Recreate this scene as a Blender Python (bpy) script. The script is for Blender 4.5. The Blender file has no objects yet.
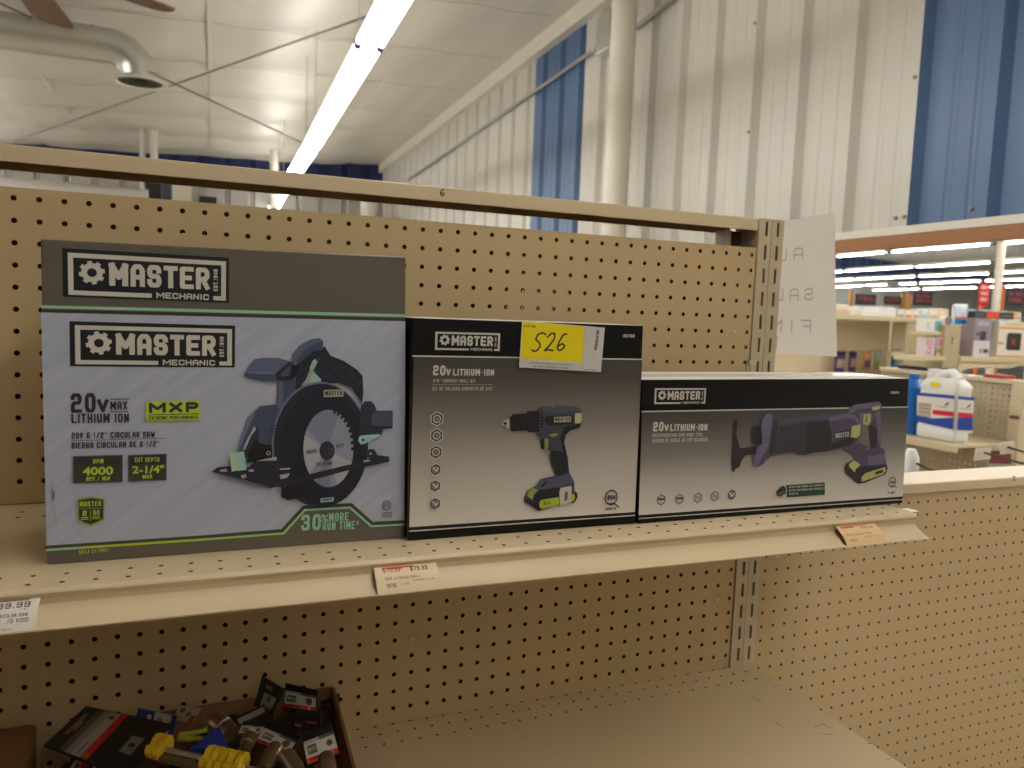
import bpy, bmesh, math, random
from mathutils import Vector, Matrix

# ------------------------------------------------------------------ units, camera
# Working frame in inches: X along the shelving, Y away from the viewer, Z up from the first peg row.
S = 0.0254
FZ = 69.6                         # height of that row above the floor
def W(p): return Vector((p[0]*S, p[1]*S, (p[2]+FZ)*S))
scene = bpy.context.scene
COL = scene.collection

CAM = Vector((-33.1946, -41.2896, -4.2832))
FPX = 772.0
def _rot(w):
    v = Vector(w); return Matrix.Rotation(v.length, 3, v.normalized())
RC = _rot((0.0987623, -0.3833077, 0.0194087)) @ Matrix(((1,0,0),(0,0,-1),(0,1,0)))
cam_d = bpy.data.cameras.new('camera')
cam = bpy.data.objects.new('camera', cam_d); COL.objects.link(cam)
r0, r1, r2 = RC[0], RC[1], RC[2]
rm = Matrix((r0, -r1, -r2)).transposed().to_4x4()
cam.matrix_world = Matrix.Translation(W(CAM)) @ rm
cam_d.sensor_width = 36.0; cam_d.lens = FPX/1024*36.0
cam_d.clip_start = 0.05; cam_d.clip_end = 200
cam_d.dof.use_dof = True; cam_d.dof.focus_distance = 34*S; cam_d.dof.aperture_fstop = 8.0
scene.camera = cam

# world: a very weak neutral sky light that leaks through the shop front
w = bpy.data.worlds.new('world'); scene.world = w; w.use_nodes = True
w.node_tree.nodes['Background'].inputs[0].default_value = (0.9, 0.95, 1.0, 1)
w.node_tree.nodes['Background'].inputs[1].default_value = 0.05
TUBE = 34.0                        # radiance of every fluorescent tube in the building
TUBE_COL = (1.0, 0.975, 0.93)
vs = scene.view_settings
vs.view_transform = 'Standard'; vs.look = 'None'; vs.gamma = 1.0; vs.use_curve_mapping = False
vs.exposure = 0.12
scene.display_settings.display_device = 'sRGB'
try:
    scene.cycles.use_denoising = True
    scene.cycles.max_bounces = 8; scene.cycles.diffuse_bounces = 4; scene.cycles.transparent_max_bounces = 8
    scene.cycles.sample_clamp_indirect = 6.0
    scene.cycles.caustics_reflective = False; scene.cycles.caustics_refractive = False
except Exception: pass

# ------------------------------------------------------------------ pixel rays onto real planes
def ray(x, y): return RC.transposed() @ Vector(((x-512)/FPX, (y-384)/FPX, 1.0))
def onY(x, y, Y): d = ray(x, y); return CAM + d*((Y-CAM.y)/d.y)
def onX(x, y, X): d = ray(x, y); return CAM + d*((X-CAM.x)/d.x)
def onZ(x, y, Z): d = ray(x, y); return CAM + d*((Z-CAM.z)/d.z)

# ------------------------------------------------------------------ materials
def lin(c):
    c = c/255.0
    return c/12.92 if c <= 0.04045 else ((c+0.055)/1.055)**2.4
def rgb(c): return (lin(c[0]), lin(c[1]), lin(c[2]), 1.0)
MATS = {}
def mat(name, c, rough=0.5, metal=0.0, var=0.05, scale=8.0, bump=0.0, bscale=60.0, stretch=(1,1,1), spec=0.5, coat=0.0):
    if name in MATS: return MATS[name]
    m = bpy.data.materials.new(name); m.use_nodes = True; MATS[name] = m
    nt = m.node_tree; b = nt.nodes['Principled BSDF']
    tc = nt.nodes.new('ShaderNodeTexCoord'); mp = nt.nodes.new('ShaderNodeMapping'); mp.inputs['Scale'].default_value = stretch
    nz = nt.nodes.new('ShaderNodeTexNoise'); nz.inputs['Scale'].default_value = scale; nz.inputs['Detail'].default_value = 4
    nt.links.new(tc.outputs['Object'], mp.inputs['Vector']); nt.links.new(mp.outputs['Vector'], nz.inputs['Vector'])
    mx = nt.nodes.new('ShaderNodeMix'); mx.data_type = 'RGBA'
    col = rgb(c)
    mx.inputs[6].default_value = tuple(max(0, v*(1-var)) for v in col[:3])+(1,)
    mx.inputs[7].default_value = tuple(min(1, v*(1+var)) for v in col[:3])+(1,)
    nt.links.new(nz.outputs['Fac'], mx.inputs[0]); nt.links.new(mx.outputs[2], b.inputs['Base Color'])
    b.inputs['Roughness'].default_value = rough; b.inputs['Metallic'].default_value = metal
    b.inputs['Specular IOR Level'].default_value = spec
    if coat: b.inputs['Coat Weight'].default_value = coat; b.inputs['Coat Roughness'].default_value = 0.15
    if bump:
        n2 = nt.nodes.new('ShaderNodeTexNoise'); n2.inputs['Scale'].default_value = bscale; n2.inputs['Detail'].default_value = 5
        nt.links.new(mp.outputs['Vector'], n2.inputs['Vector'])
        bp = nt.nodes.new('ShaderNodeBump'); bp.inputs['Strength'].default_value = bump; bp.inputs['Distance'].default_value = 0.01
        nt.links.new(n2.outputs['Fac'], bp.inputs['Height']); nt.links.new(bp.outputs['Normal'], b.inputs['Normal'])
    return m
def ink(c, rough=0.5):
    c = tuple(int(v) for v in c)
    return mat('print_%02x%02x%02x_%d' % (c[0], c[1], c[2], int(rough*100)), c, rough, var=0.04, scale=30, spec=0.35)
def glow(name, c, strength):
    m = bpy.data.materials.new(name); m.use_nodes = True; MATS[name] = m
    nt = m.node_tree; nt.nodes.clear()
    o = nt.nodes.new('ShaderNodeOutputMaterial'); e = nt.nodes.new('ShaderNodeEmission')
    e.inputs[0].default_value = (*c, 1); e.inputs[1].default_value = strength
    nt.links.new(e.outputs[0], o.inputs[0]); return m
def gradient(name, stops, rough=0.45, streak=0.0):
    m = bpy.data.materials.new(name); m.use_nodes = True; MATS[name] = m
    nt = m.node_tree; b = nt.nodes['Principled BSDF']
    tc = nt.nodes.new('ShaderNodeTexCoord'); sp = nt.nodes.new('ShaderNodeSeparateXYZ'); cr = nt.nodes.new('ShaderNodeValToRGB')
    nt.links.new(tc.outputs['Generated'], sp.inputs[0]); nt.links.new(sp.outputs['Z'], cr.inputs[0])
    els = cr.color_ramp.elements
    els[0].position, els[0].color = stops[0][0], rgb(stops[0][1]); els[1].position, els[1].color = stops[-1][0], rgb(stops[-1][1])
    for p, c in stops[1:-1]:
        e = els.new(p); e.color = rgb(c)
    nt.links.new(cr.outputs[0], b.inputs['Base Color']); b.inputs['Roughness'].default_value = rough
    b.inputs['Specular IOR Level'].default_value = 0.35
    return m

M_beige = mat('beige_enamel', (208,188,154), 0.42, var=0.03, scale=3)
M_peg = mat('beige_hardboard', (190,166,124), 0.6, var=0.05, scale=2.2, bump=0.03, bscale=300)
M_pegcore = mat('hardboard_core', (52,36,22), 0.95, spec=.1)
M_pegback = mat('hardboard_back', (74,54,36), 0.95, spec=.1)
M_white = mat('white_panel', (198,194,184), 0.45, var=0.02, scale=1.5, bump=0.02, bscale=4, stretch=(1,1,0.1))
M_blue = mat('blue_panel', (76,104,142), 0.45, var=0.03, scale=1.5)
M_navy = mat('navy_panel', (19,33,80), 0.5, var=0.03)
M_grey = mat('grey_panel', (164,161,154), 0.5, var=0.03)
M_ceil = mat('white_insulation_facing', (208,202,189), 0.38, var=0.04, scale=0.5, bump=0.6, bscale=2.2)
M_floor = mat('vinyl_floor', (178,168,150), 0.35, var=0.1, scale=3)
M_offwhite = mat('offwhite_paint', (218,211,197), 0.5)
M_wood = mat('brown_wood_trim', (150,100,56), 0.55, var=0.18, scale=2, stretch=(6,0.6,6))
M_fan = mat('fan_blade_wood', (118,84,54), 0.4, var=0.35, scale=3, stretch=(1,8,8))
M_galv = mat('galvanised_steel', (206,206,200), 0.3, 0.85, var=0.2, scale=4)
M_steel = mat('bright_steel', (205,205,205), 0.25, 0.95)
M_dark = mat('dark_metal', (40,38,38), 0.5, 0.3)
M_black = mat('black_plastic', (20,20,21), 0.4)
M_card = mat('brown_cardboard', (132,96,64), 0.85, var=0.1, scale=12)
M_tape = mat('clear_tape', (205,200,192), 0.25)
M_tube = glow('fluorescent_tube', TUBE_COL, TUBE)

# ------------------------------------------------------------------ mesh builder
BASE = {}
class MB:
    def __init__(s): s.v = []; s.f = []; s.m = []; s.mats = []
    def mi(s, m):
        if m not in s.mats: s.mats.append(m)
        return s.mats.index(m)
    def add(s, vs_, fs, m):
        o = len(s.v); k = s.mi(m); s.v += [Vector(v) for v in vs_]
        for f in fs: s.f.append([o+i for i in f]); s.m.append(k)
    def poly(s, pts, m): s.add(pts, [list(range(len(pts)))], m)
    def box(s, a, b, m):
        x0,y0,z0 = a; x1,y1,z1 = b
        s.add([(x0,y0,z0),(x1,y0,z0),(x1,y1,z0),(x0,y1,z0),(x0,y0,z1),(x1,y0,z1),(x1,y1,z1),(x0,y1,z1)],
              [(0,3,2,1),(4,5,6,7),(0,1,5,4),(1,2,6,5),(2,3,7,6),(3,0,4,7)], m)
    def hexa(s, p, m):   # bottom four, top four
        s.add(p, [(0,3,2,1),(4,5,6,7),(0,1,5,4),(1,2,6,5),(2,3,7,6),(3,0,4,7)], m)
    def sheet(s, quad, t, m):    # thin plate from four corners
        q = [Vector(v) for v in quad]; n = (q[1]-q[0]).cross(q[3]-q[0]).normalized()*t
        s.hexa([v-n for v in q]+[v.copy() for v in q], m)
    def prism(s, pts2, fn, h0, h1, m):   # outline extruded: fn(u,v,h) -> 3D
        n = len(pts2); a = [fn(u,v,h0) for u,v in pts2]; b = [fn(u,v,h1) for u,v in pts2]
        s.add(a+b, [list(range(n))[::-1], list(range(n,2*n))]+[(i,(i+1)%n,n+(i+1)%n,n+i) for i in range(n)], m)
    def tube(s, path, r, m, n=12, cap=True):
        path = [Vector(p) for p in path]; rs = r if isinstance(r,(list,tuple)) else [r]*len(path)
        vs_ = []; up = None
        for i,p in enumerate(path):
            t = ((path[min(i+1,len(path)-1)]-path[max(i-1,0)])).normalized()
            if up is None: up = Vector((0,0,1)) if abs(t.z) < 0.9 else Vector((1,0,0))
            a = t.cross(up).normalized(); b = a.cross(t).normalized(); up = b
            for k in range(n):
                q = 2*math.pi*k/n; vs_.append(p+a*math.cos(q)*rs[i]+b*math.sin(q)*rs[i])
        fs = []
        for i in range(len(path)-1):
            for k in range(n): fs.append((i*n+k, i*n+(k+1)%n, (i+1)*n+(k+1)%n, (i+1)*n+k))
        if cap: fs.append(list(range(n))[::-1]); fs.append([len(vs_)-n+k for k in range(n)])
        s.add(vs_, fs, m)
    def lathe(s, cx, cy, prof, m, n=28):
        vs_ = [(cx+r*math.cos(2*math.pi*k/n), cy+r*math.sin(2*math.pi*k/n), z) for r,z in prof for k in range(n)]
        s.add(vs_, [(i*n+k,i*n+(k+1)%n,(i+1)*n+(k+1)%n,(i+1)*n+k) for i in range(len(prof)-1) for k in range(n)], m)
    def grid(s, fn, nu, nv, m, close_u=False):
        vs_ = [fn(i/nu, j/nv) for j in range(nv+1) for i in range(nu+1)]
        s.add(vs_, [(j*(nu+1)+i, j*(nu+1)+i+1, (j+1)*(nu+1)+i+1, (j+1)*(nu+1)+i) for j in range(nv) for i in range(nu)], m)
    def build(s, name, parent=None, smooth=False, bevel=0.0, weld=False, origin=None, seg=2, angle=35):
        me = bpy.data.meshes.new(name)
        if parent is not None: P = BASE[parent.name]
        elif origin is not None: P = W(origin)
        else:
            xs = [v.x for v in s.v]; ys = [v.y for v in s.v]
            P = W(((min(xs)+max(xs))/2, (min(ys)+max(ys))/2, min(v.z for v in s.v)))
        me.from_pydata([tuple(W(v)-P) for v in s.v], [], s.f)
        for m in s.mats: me.materials.append(m)
        me.polygons.foreach_set('material_index', s.m)
        if weld or bevel or smooth:
            bm = bmesh.new(); bm.from_mesh(me)
            bmesh.ops.remove_doubles(bm, verts=bm.verts, dist=1e-5)
            bmesh.ops.recalc_face_normals(bm, faces=bm.faces); bm.to_mesh(me); bm.free()
        if smooth:
            me.polygons.foreach_set('use_smooth', [True]*len(me.polygons))
            try: me.set_sharp_from_angle(angle=math.radians(angle))
            except Exception: pass
        me.update()
        o = bpy.data.objects.new(name, me); COL.objects.link(o)
        if parent is not None: o.parent = parent; BASE[o.name] = P
        else: o.location = P; BASE[o.name] = P
        if bevel:
            b = o.modifiers.new('bevel','BEVEL'); b.width = bevel*S; b.segments = seg; b.limit_method = 'ANGLE'; b.angle_limit = math.radians(40)
        return o
def tag(o, label, cat, group=None):
    o['label'] = label; o['category'] = cat
    if group: o['group'] = group
    return o
def thing(name, at, label, cat, group=None):
    o = bpy.data.objects.new(name, None); COL.objects.link(o)
    o.location = W(at); o.empty_display_size = 0.05; BASE[o.name] = W(at)
    return tag(o, label, cat, group)
def struct(o): o['kind'] = 'structure'; return o
def look(o, label): o['label'] = label; return o
def copy_thing(root, loc, label, group=None):
    r = root.copy(); COL.objects.link(r); r.location = W(loc); r['label'] = label
    if group: r['group'] = group
    for ch in list(root.children):
        c = ch.copy(); COL.objects.link(c); c.parent = r
        for g in ch.children:
            d = g.copy(); COL.objects.link(d); d.parent = c
    return r

# ------------------------------------------------------------------ lettering
c_ = .2
GL = {
'A':[[(0,0),(0,.8),(.25,1),(.75,1),(1,.8),(1,0)],[(0,.4),(1,.4)]],
'B':[[(0,0),(0,1),(.8,1),(1,.86),(1,.66),(.85,.52),(0,.52)],[(.85,.52),(1,.38),(1,.14),(.8,0),(0,0)]],
'C':[[(1,.78),(1,.86),(.82,1),(.18,1),(0,.86),(0,.14),(.18,0),(.82,0),(1,.14),(1,.22)]],
'D':[[(0,0),(0,1),(.75,1),(1,.8),(1,.2),(.75,0),(0,0)]],
'E':[[(1,1),(0,1),(0,0),(1,0)],[(0,.5),(.8,.5)]],'F':[[(1,1),(0,1),(0,0)],[(0,.5),(.8,.5)]],
'G':[[(1,.8),(1,.86),(.82,1),(.18,1),(0,.86),(0,.14),(.18,0),(.82,0),(1,.14),(1,.46),(.6,.46)]],
'H':[[(0,0),(0,1)],[(1,0),(1,1)],[(0,.5),(1,.5)]],'I':[[(.5,0),(.5,1)]],
'J':[[(0,.2),(.2,0),(.8,0),(1,.2),(1,1)]],'K':[[(0,0),(0,1)],[(1,1),(.05,.48)],[(.3,.6),(1,0)]],
'L':[[(0,1),(0,0),(1,0)]],'M':[[(0,0),(0,1)],[(1,0),(1,1)],[(0,1),(.5,.35),(1,1)]],
'N':[[(0,0),(0,1),(1,0),(1,1)]],'O':[[(0,.2),(0,.8),(.22,1),(.78,1),(1,.8),(1,.2),(.78,0),(.22,0),(0,.2)]],
'P':[[(0,0),(0,1),(.8,1),(1,.84),(1,.58),(.8,.42),(0,.42)]],
'Q':[[(0,.2),(0,.8),(.22,1),(.78,1),(1,.8),(1,.2),(.78,0),(.22,0),(0,.2)],[(.6,.3),(1,-.05)]],
'R':[[(0,0),(0,1),(.8,1),(1,.86),(1,.62),(.8,.46),(0,.46)],[(.5,.46),(1,0)]],
'S':[[(1,.8),(1,.86),(.84,1),(.16,1),(0,.86),(0,.65),(.16,.5),(.84,.5),(1,.35),(1,.14),(.84,0),(.16,0),(0,.14),(0,.2)]],
'T':[[(0,1),(1,1)],[(.5,1),(.5,0)]],'U':[[(0,1),(0,.2),(.22,0),(.78,0),(1,.2),(1,1)]],
'V':[[(0,1),(.5,0),(1,1)]],'W':[[(0,1),(.22,0),(.5,.7),(.78,0),(1,1)]],'X':[[(0,1),(1,0)],[(0,0),(1,1)]],
'Y':[[(0,1),(.5,.5),(1,1)],[(.5,.5),(.5,0)]],'Z':[[(0,1),(1,1),(0,0),(1,0)]],
'0':[[(0,.2),(0,.8),(.22,1),(.78,1),(1,.8),(1,.2),(.78,0),(.22,0),(0,.2)]],
'1':[[(.15,.8),(.55,1),(.55,0)]],'2':[[(0,.8),(0,.86),(.16,1),(.84,1),(1,.86),(1,.62),(.84,.5),(.16,.5),(0,.36),(0,0),(1,0)]],
'3':[[(0,.8),(0,.86),(.16,1),(.84,1),(1,.86),(1,.64),(.84,.5),(.45,.5)],[(.84,.5),(1,.36),(1,.14),(.84,0),(.16,0),(0,.14),(0,.2)]],
'4':[[(.75,0),(.75,1),(0,.3),(1,.3)]],'5':[[(1,1),(0,1),(0,.55),(.84,.55),(1,.42),(1,.14),(.84,0),(.16,0),(0,.14)]],
'6':[[(1,.84),(.84,1),(.16,1),(0,.86),(0,.14),(.16,0),(.84,0),(1,.14),(1,.4),(.84,.52),(.02,.52)]],
'7':[[(0,1),(1,1),(.4,0)]],
'8':[[(.2,.53),(0,.66),(0,.86),(.2,1),(.8,1),(1,.86),(1,.66),(.8,.53),(.2,.53),(0,.4),(0,.14),(.2,0),(.8,0),(1,.14),(1,.4),(.8,.53)]],
'9':[[(0,.16),(.16,0),(.84,0),(1,.14),(1,.86),(.84,1),(.16,1),(0,.86),(0,.6),(.16,.48),(.98,.48)]],
'-':[[(.15,.48),(.85,.48)]],'/':[[(.1,0),(.9,1)]],'"':[[(.25,1),(.25,.72)],[(.7,1),(.7,.72)]],'.':[[(.4,0),(.6,0)]],
'%':[[(0,.1),(1,.9)],[(0,.75),(0,1),(.35,1),(.35,.75),(0,.75)],[(.65,0),(.65,.25),(1,.25),(1,0),(.65,0)]],
'*':[[(.1,.55),(.9,.95)],[(.1,.95),(.9,.55)],[(.5,.5),(.5,1)]],'#':[[(.3,0),(.4,1)],[(.65,0),(.75,1)],[(0,.33),(1,.33)],[(0,.67),(1,.67)]],
'$':[[(1,.8),(1,.86),(.84,1),(.16,1),(0,.86),(0,.65),(.16,.5),(.84,.5),(1,.35),(1,.14),(.84,0),(.16,0),(0,.14),(0,.2)],[(.5,-.1),(.5,1.1)]],
',':[[(.5,.08),(.35,-.15)]],':':[[(.5,.1),(.5,.15)],[(.5,.6),(.5,.65)]],
}
NARROW = {'I':.36,'1':.6,'.':.35,',':.35,'-':.6,'"':.8,' ':.5,':':.35,'*':.8}
WIDE = {'M':1.3,'W':1.4}
def stroke(pl, t):
    """polygons covering a polyline of width t"""
    out = []; n = len(pl); closed = (pl[0] == pl[-1] and n > 2)
    for i in range(n-1):
        (x0,y0),(x1,y1) = pl[i], pl[i+1]; dx,dy = x1-x0, y1-y0; L = math.hypot(dx,dy) or 1e-9
        dx/=L; dy/=L; px,py = -dy*t/2, dx*t/2
        e0 = t/2 if (i == 0 and not closed) else 0; e1 = t/2 if (i == n-2 and not closed) else 0
        x0-=dx*e0; y0-=dy*e0; x1+=dx*e1; y1+=dy*e1
        out.append([(x0-px,y0-py),(x1-px,y1-py),(x1+px,y1+py),(x0+px,y0+py)])
    for i in range(0 if closed else 1, n-1):
        x,y = pl[i]; r = t/2
        out.append([(x+r*math.cos(math.pi*(k+.5)/4), y+r*math.sin(math.pi*(k+.5)/4)) for k in range(8)])
    return out
def block_text(s, w_, h, t, gap=0.28):
    """block lettering filling 0..w_ x 0..h; returns polygons"""
    ws = [NARROW.get(ch, WIDE.get(ch, 1.0)) for ch in s]
    unit = w_/(sum(ws)+gap*(len(s)-1)); x = 0; out = []; tt = t*h
    for ch, k in zip(s, ws):
        cw = unit*k
        for pl in GL.get(ch, []):
            tw = min(tt, cw*(.92 if ch in 'I.,:' else .22 if ch in '"*%' else .36))
            out += stroke([(x+tw/2+px*(cw-tw), tw/2+py*(h-tw)) for px,py in pl], tw)
        x += cw+unit*gap
    return out
FONT_CACHE = {}
def font_polys(s, bold=0.0):
    key = (s, bold)
    if key not in FONT_CACHE:
        cu = bpy.data.curves.new('lettering_source','FONT'); cu.body = s; cu.offset = bold; cu.resolution_u = 3
        ob = bpy.data.objects.new('lettering_source', cu); COL.objects.link(ob)
        dg = bpy.context.evaluated_depsgraph_get(); me = ob.evaluated_get(dg).to_mesh()
        pts = [(v.co.x, v.co.y) for v in me.vertices]; fs = [list(p.vertices) for p in me.polygons]
        ob.evaluated_get(dg).to_mesh_clear(); bpy.data.objects.remove(ob); bpy.data.curves.remove(cu)
        FONT_CACHE[key] = (pts, fs)
    return FONT_CACHE[key]
def font_text(s, w_, h, bold=0.0, caps=True):
    pts, fs = font_polys(s, bold)
    x0 = min(p[0] for p in pts); x1 = max(p[0] for p in pts); y0 = min(p[1] for p in pts); y1 = max(p[1] for p in pts)
    return [[((pts[i][0]-x0)/(x1-x0)*w_, (pts[i][1]-y0)/(y1-y0)*h) for i in f] for f in fs]

class Face:
    """a printed surface: px pixels land on it, polygons are laid on in thin ink layers"""
    def __init__(s, to_uv, to3): s.to_uv = to_uv; s.to3 = to3; s.k = 0
    def P(s, mb, uv, m, lift=True):
        if lift: s.k += 1
        mb.poly([s.to3(u,v,s.k) for u,v in uv], m)
    def px(s, mb, pts, m): s.P(mb, [s.to_uv(x,y) for x,y in pts], m)
    def many(s, mb, polys, m):
        s.k += 1
        for i, p in enumerate(polys): mb.poly([s.to3(u,v,s.k+.05*(i%31)) for u,v in p], m)
    def line(s, mb, pts, t, m):      # t in inches
        s.many(mb, stroke([s.to_uv(x,y) for x,y in pts], t), m)
    def text(s, mb, st, xl, yl, xr, yr, ytop, m, font='b', t=.2, bold=0.0):
        """baseline from (xl,yl) to (xr,yr), caps reach ytop above xl"""
        a = s.to_uv(xl,yl); b = s.to_uv(xr,yr); c = s.to_uv(xl,ytop); h = abs(c[1]-a[1]); L = math.hypot(b[0]-a[0], b[1]-a[1])
        ps = block_text(st, L, h, t) if font == 'b' else font_text(st, L, h, bold)
        ux,uy = (b[0]-a[0])/L, (b[1]-a[1])/L
        s.many(mb, [[(a[0]+x*ux-y*uy, a[1]+x*uy+y*ux) for x,y in p] for p in ps], m)
    def disc(s, mb, x, y, r, m, n=20, ring=0.0, sy=1.0, rot=0.0):
        u,v = s.to_uv(x,y)
        if ring:
            s.k += 1
            for i in range(n):
                a,b = rot+2*math.pi*i/n, rot+2*math.pi*(i+1)/n; q = r-ring
                mb.poly([s.to3(u+R_*math.cos(g), v+R_*sy*math.sin(g), s.k) for R_,g in ((r,a),(r,b),(q,b),(q,a))], m)
        else: s.P(mb, [(u+r*math.cos(rot+2*math.pi*i/n), v+r*sy*math.sin(rot+2*math.pi*i/n)) for i in range(n)], m)
def box_face(Y): return Face(lambda x,y: (lambda p: (p.x,p.z))(onY(x,y,Y)), lambda u,v,k: (u, Y-0.0012*k, v))

# ------------------------------------------------------------------ structure
def corrugated(name, y0, y1, z0, z1, X, pal, sgn, start):
    """ribbed metal wall in a plane of constant X: 12 in. pitch grooves and two low stiffeners per bay"""
    mb = MB(); prof = []
    k0 = math.floor((y0-start)/12)-1
    y = start+12*k0
    while y < y1+12:
        for dy,d in ((-1.75,0),(-.9,1.35),(.9,1.35),(1.75,0),(3.7,0),(4.0,.14),(4.6,.14),(4.9,0),(7.1,0),(7.4,.14),(8.0,.14),(8.3,0)):
            prof.append((y+dy, d))
        y += 12
    prof = [p for p in prof if y0 <= p[0] <= y1]; prof = [(y0,0)]+prof+[(y1,0)]
    for (a,da),(b,db) in zip(prof, prof[1:]):
        if b-a < 1e-6: continue
        m = pal((a+b)/2)
        mb.add([(X+sgn*da,a,z0),(X+sgn*db,b,z0),(X+sgn*db,b,z1),(X+sgn*da,a,z1)], [(0,1,2,3)], m)
    return mb
def wall_pal(y):
    if y < 41.7 and y > 3: return M_blue
    if 146 < y < 178.5: return M_blue
    return M_white
HB = 9.35                            # underside of the metal on the opening's header
mb = corrugated('w', -318, 389, HB, 80, 60, wall_pal, 1, 39.7)
struct(mb.build('wall_right', weld=True))
mb = corrugated('w', 112, 389, -FZ, HB, 60, wall_pal, 1, 39.7); struct(mb.build('wall_right', weld=True))
mb = MB(); mb.box((61.6,-318,HB),(62.4,389,80), M_offwhite); mb.box((61.6,112,-FZ),(62.4,389,HB), M_offwhite); struct(mb.build('wall_right'))
mb = MB(); mb.box((58.8,-318,8.75),(62,112,9.9), M_offwhite); struct(mb.build('trim_1', bevel=.1))
mb = MB(); mb.box((58.9,-318,7.0),(60.6,112,8.75), M_wood); struct(mb.build('trim_2'))
def ceil_z(x, y): return 76.3+0.041*(x-60)-0.0108*(y-147)
def ceil_fn(u, v):
    x = -420+480*u; y = -318+707*v
    ph = (y-3)/38.0; fr = ph-math.floor(ph)
    sag = 2.6*abs(math.sin(math.pi*fr))**0.6+.5*math.sin(x*.19+y*.05)*math.sin(math.pi*fr)
    px_ = (x+31)/72.0; fx = px_-math.floor(px_); dx = min(fx,1-fx)*72
    sag *= min(1, max(0, (58-x)/30))
    return (x, y, ceil_z(x,y)-sag*(0.55+0.45*min(1,dx/14))+ (0.5 if dx < 1.0 else 0))
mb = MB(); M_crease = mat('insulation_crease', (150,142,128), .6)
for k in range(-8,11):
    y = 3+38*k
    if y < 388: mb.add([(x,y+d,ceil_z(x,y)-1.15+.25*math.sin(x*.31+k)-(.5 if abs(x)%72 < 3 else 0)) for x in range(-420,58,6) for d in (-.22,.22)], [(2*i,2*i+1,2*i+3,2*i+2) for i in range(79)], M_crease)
mb.grid(ceil_fn, 160, 186, M_ceil); mb.box((-420,-318,80),(62,389,81), M_offwhite); struct(mb.build('ceiling', smooth=True, weld=True, angle=60))
mb = MB()
def eave(u, v): return None
mb.hexa([(57.6,-318,76.0),(60.3,-318,76.0),(60.3,389,69.2),(57.6,389,69.2),(57.6,-318,81),(60.3,-318,81),(60.3,389,74),(57.6,389,74)], M_offwhite)
struct(mb.build('trim_3'))
# back wall: navy band above grey ribbed metal
mb = MB(); y = 389
xs = []; x = -420
while x < 60.1:
    for dx,d in ((0,0),(1.75,0),(2.6,1.3),(4.4,1.3),(5.25,0)): xs.append((x+dx,d))
    x += 12
xs = [q for q in xs if q[0] < 60]+[(60,0)]
for (a,da),(b,db) in zip(xs, xs[1:]):
    mb.add([(a,y+da,-FZ),(b,y+db,-FZ),(b,y+db,60.5),(a,y+da,60.5)], [(0,1,2,3)], M_grey)
    mb.add([(a,y+da,60.5),(b,y+db,60.5),(b,y+db,81),(a,y+da,81)], [(0,1,2,3)], M_navy)
struct(mb.build('wall_back', weld=True))
mb = MB(); mb.box((-421,-318,-FZ),(-420,389,81), M_white); struct(mb.build('wall_left'))
mb = MB(); mb.box((-420,-146,-FZ),(60,-145,81), mat('tan_wall',(150,140,124),.7)); mb.box((60,-319,-FZ),(1100,-318,126), M_white); struct(mb.build('wall_front'))
mb = MB(); mb.box((-421,-319,-FZ-1),(1101,735,-FZ), M_floor); struct(mb.build('floor'))
# the next room seen through the opening
M_ceil2 = mat('plain_ceiling', (236,232,224), 0.7)
M_wall2 = mat('pale_blue_grey_wall', (226,232,232), 0.7)
mb = MB(); mb.hexa([(63,-318,123),(1100,-318,65),(1100,730,65),(63,730,123),(63,-318,124),(1100,-318,66),(1100,730,66),(63,730,124)], M_ceil2); struct(mb.build('ceiling'))
mb = MB(); mb.box((63,730,-FZ),(1100,732,56), M_wall2); mb.box((63,730,56),(1100,732,126), mat('slate_blue_band',(62,86,142),.6)); struct(mb.build('wall_back'))
mb = MB(); mb.box((1100,-318,-FZ),(1102,732,80), M_wall2); struct(mb.build('wall_side'))
mb = MB(); mb.box((62.4,389,-FZ),(63.4,730,125), M_wall2); struct(mb.build('wall_side'))

# ------------------------------------------------------------------ fluorescent strip lights
def strip_light(p0, p1, label, group, wdt=5.4):
    p0 = Vector(p0); p1 = Vector(p1); d = (p1-p0); L = d.length; d.normalize(); n = Vector((d.y,-d.x,0)).normalized(); up = Vector((0,0,1))
    mid = (p0+p1)/2
    t = thing('strip_light', (mid.x, mid.y, mid.z), label, 'ceiling light', group)
    def at(l, s, h): return p0+d*l+n*s+up*h
    mb = MB(); h = wdt/2
    prof = [(-h*.62,1.0),(-h*.5,2.8),(h*.5,2.8),(h*.62,1.0)]
    a = [at(.4,s,z) for s,z in prof]; b = [at(L-.4,s,z) for s,z in prof]
    mb.add(a+b, [(0,1,2,3),(7,6,5,4)]+[(i,(i+1)%4,4+(i+1)%4,4+i) for i in range(4)], M_offwhite)
    mb.build('housing', t)
    for s in (-wdt*.36,wdt*.36):
        mb = MB(); mb.tube([at(1.3,s,.2), at(L-1.3,s,.2)], wdt*.098, M_tube, 8); mb.build('tube', t, smooth=True)
        for l in (.3, L-1.2):
            mb = MB(); mb.prism([(-.5,-.5),(.5,-.5),(.5,1.1),(-.5,1.1)], lambda u,v,hh,s=s,l=l: at(l+hh,s+u,v), 0, .9, M_dark); mb.build('end_socket', t)
    for l in (12, L-12):
        top = 30
        q = at(l,0,2.6)
        zt = ceil_z(q.x,q.y)-1.0 if q.x < 60 else 123-.0559*(q.x-63)
        mb = MB(); mb.tube([q, (q.x,q.y,zt)], .12, M_galv, 6); mb.build('hanger_wire', t)
    return t
LZ = 41.0
jA = onZ(369,46,LZ); jB = onZ(310.5,149,LZ); jC = onZ(281,195,LZ)
u1 = (jB-jA); 
row = [jA-u1*2.4, jA-u1*1.99, jA-u1*1.0, jA, jB, jC, jC+u1]
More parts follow.
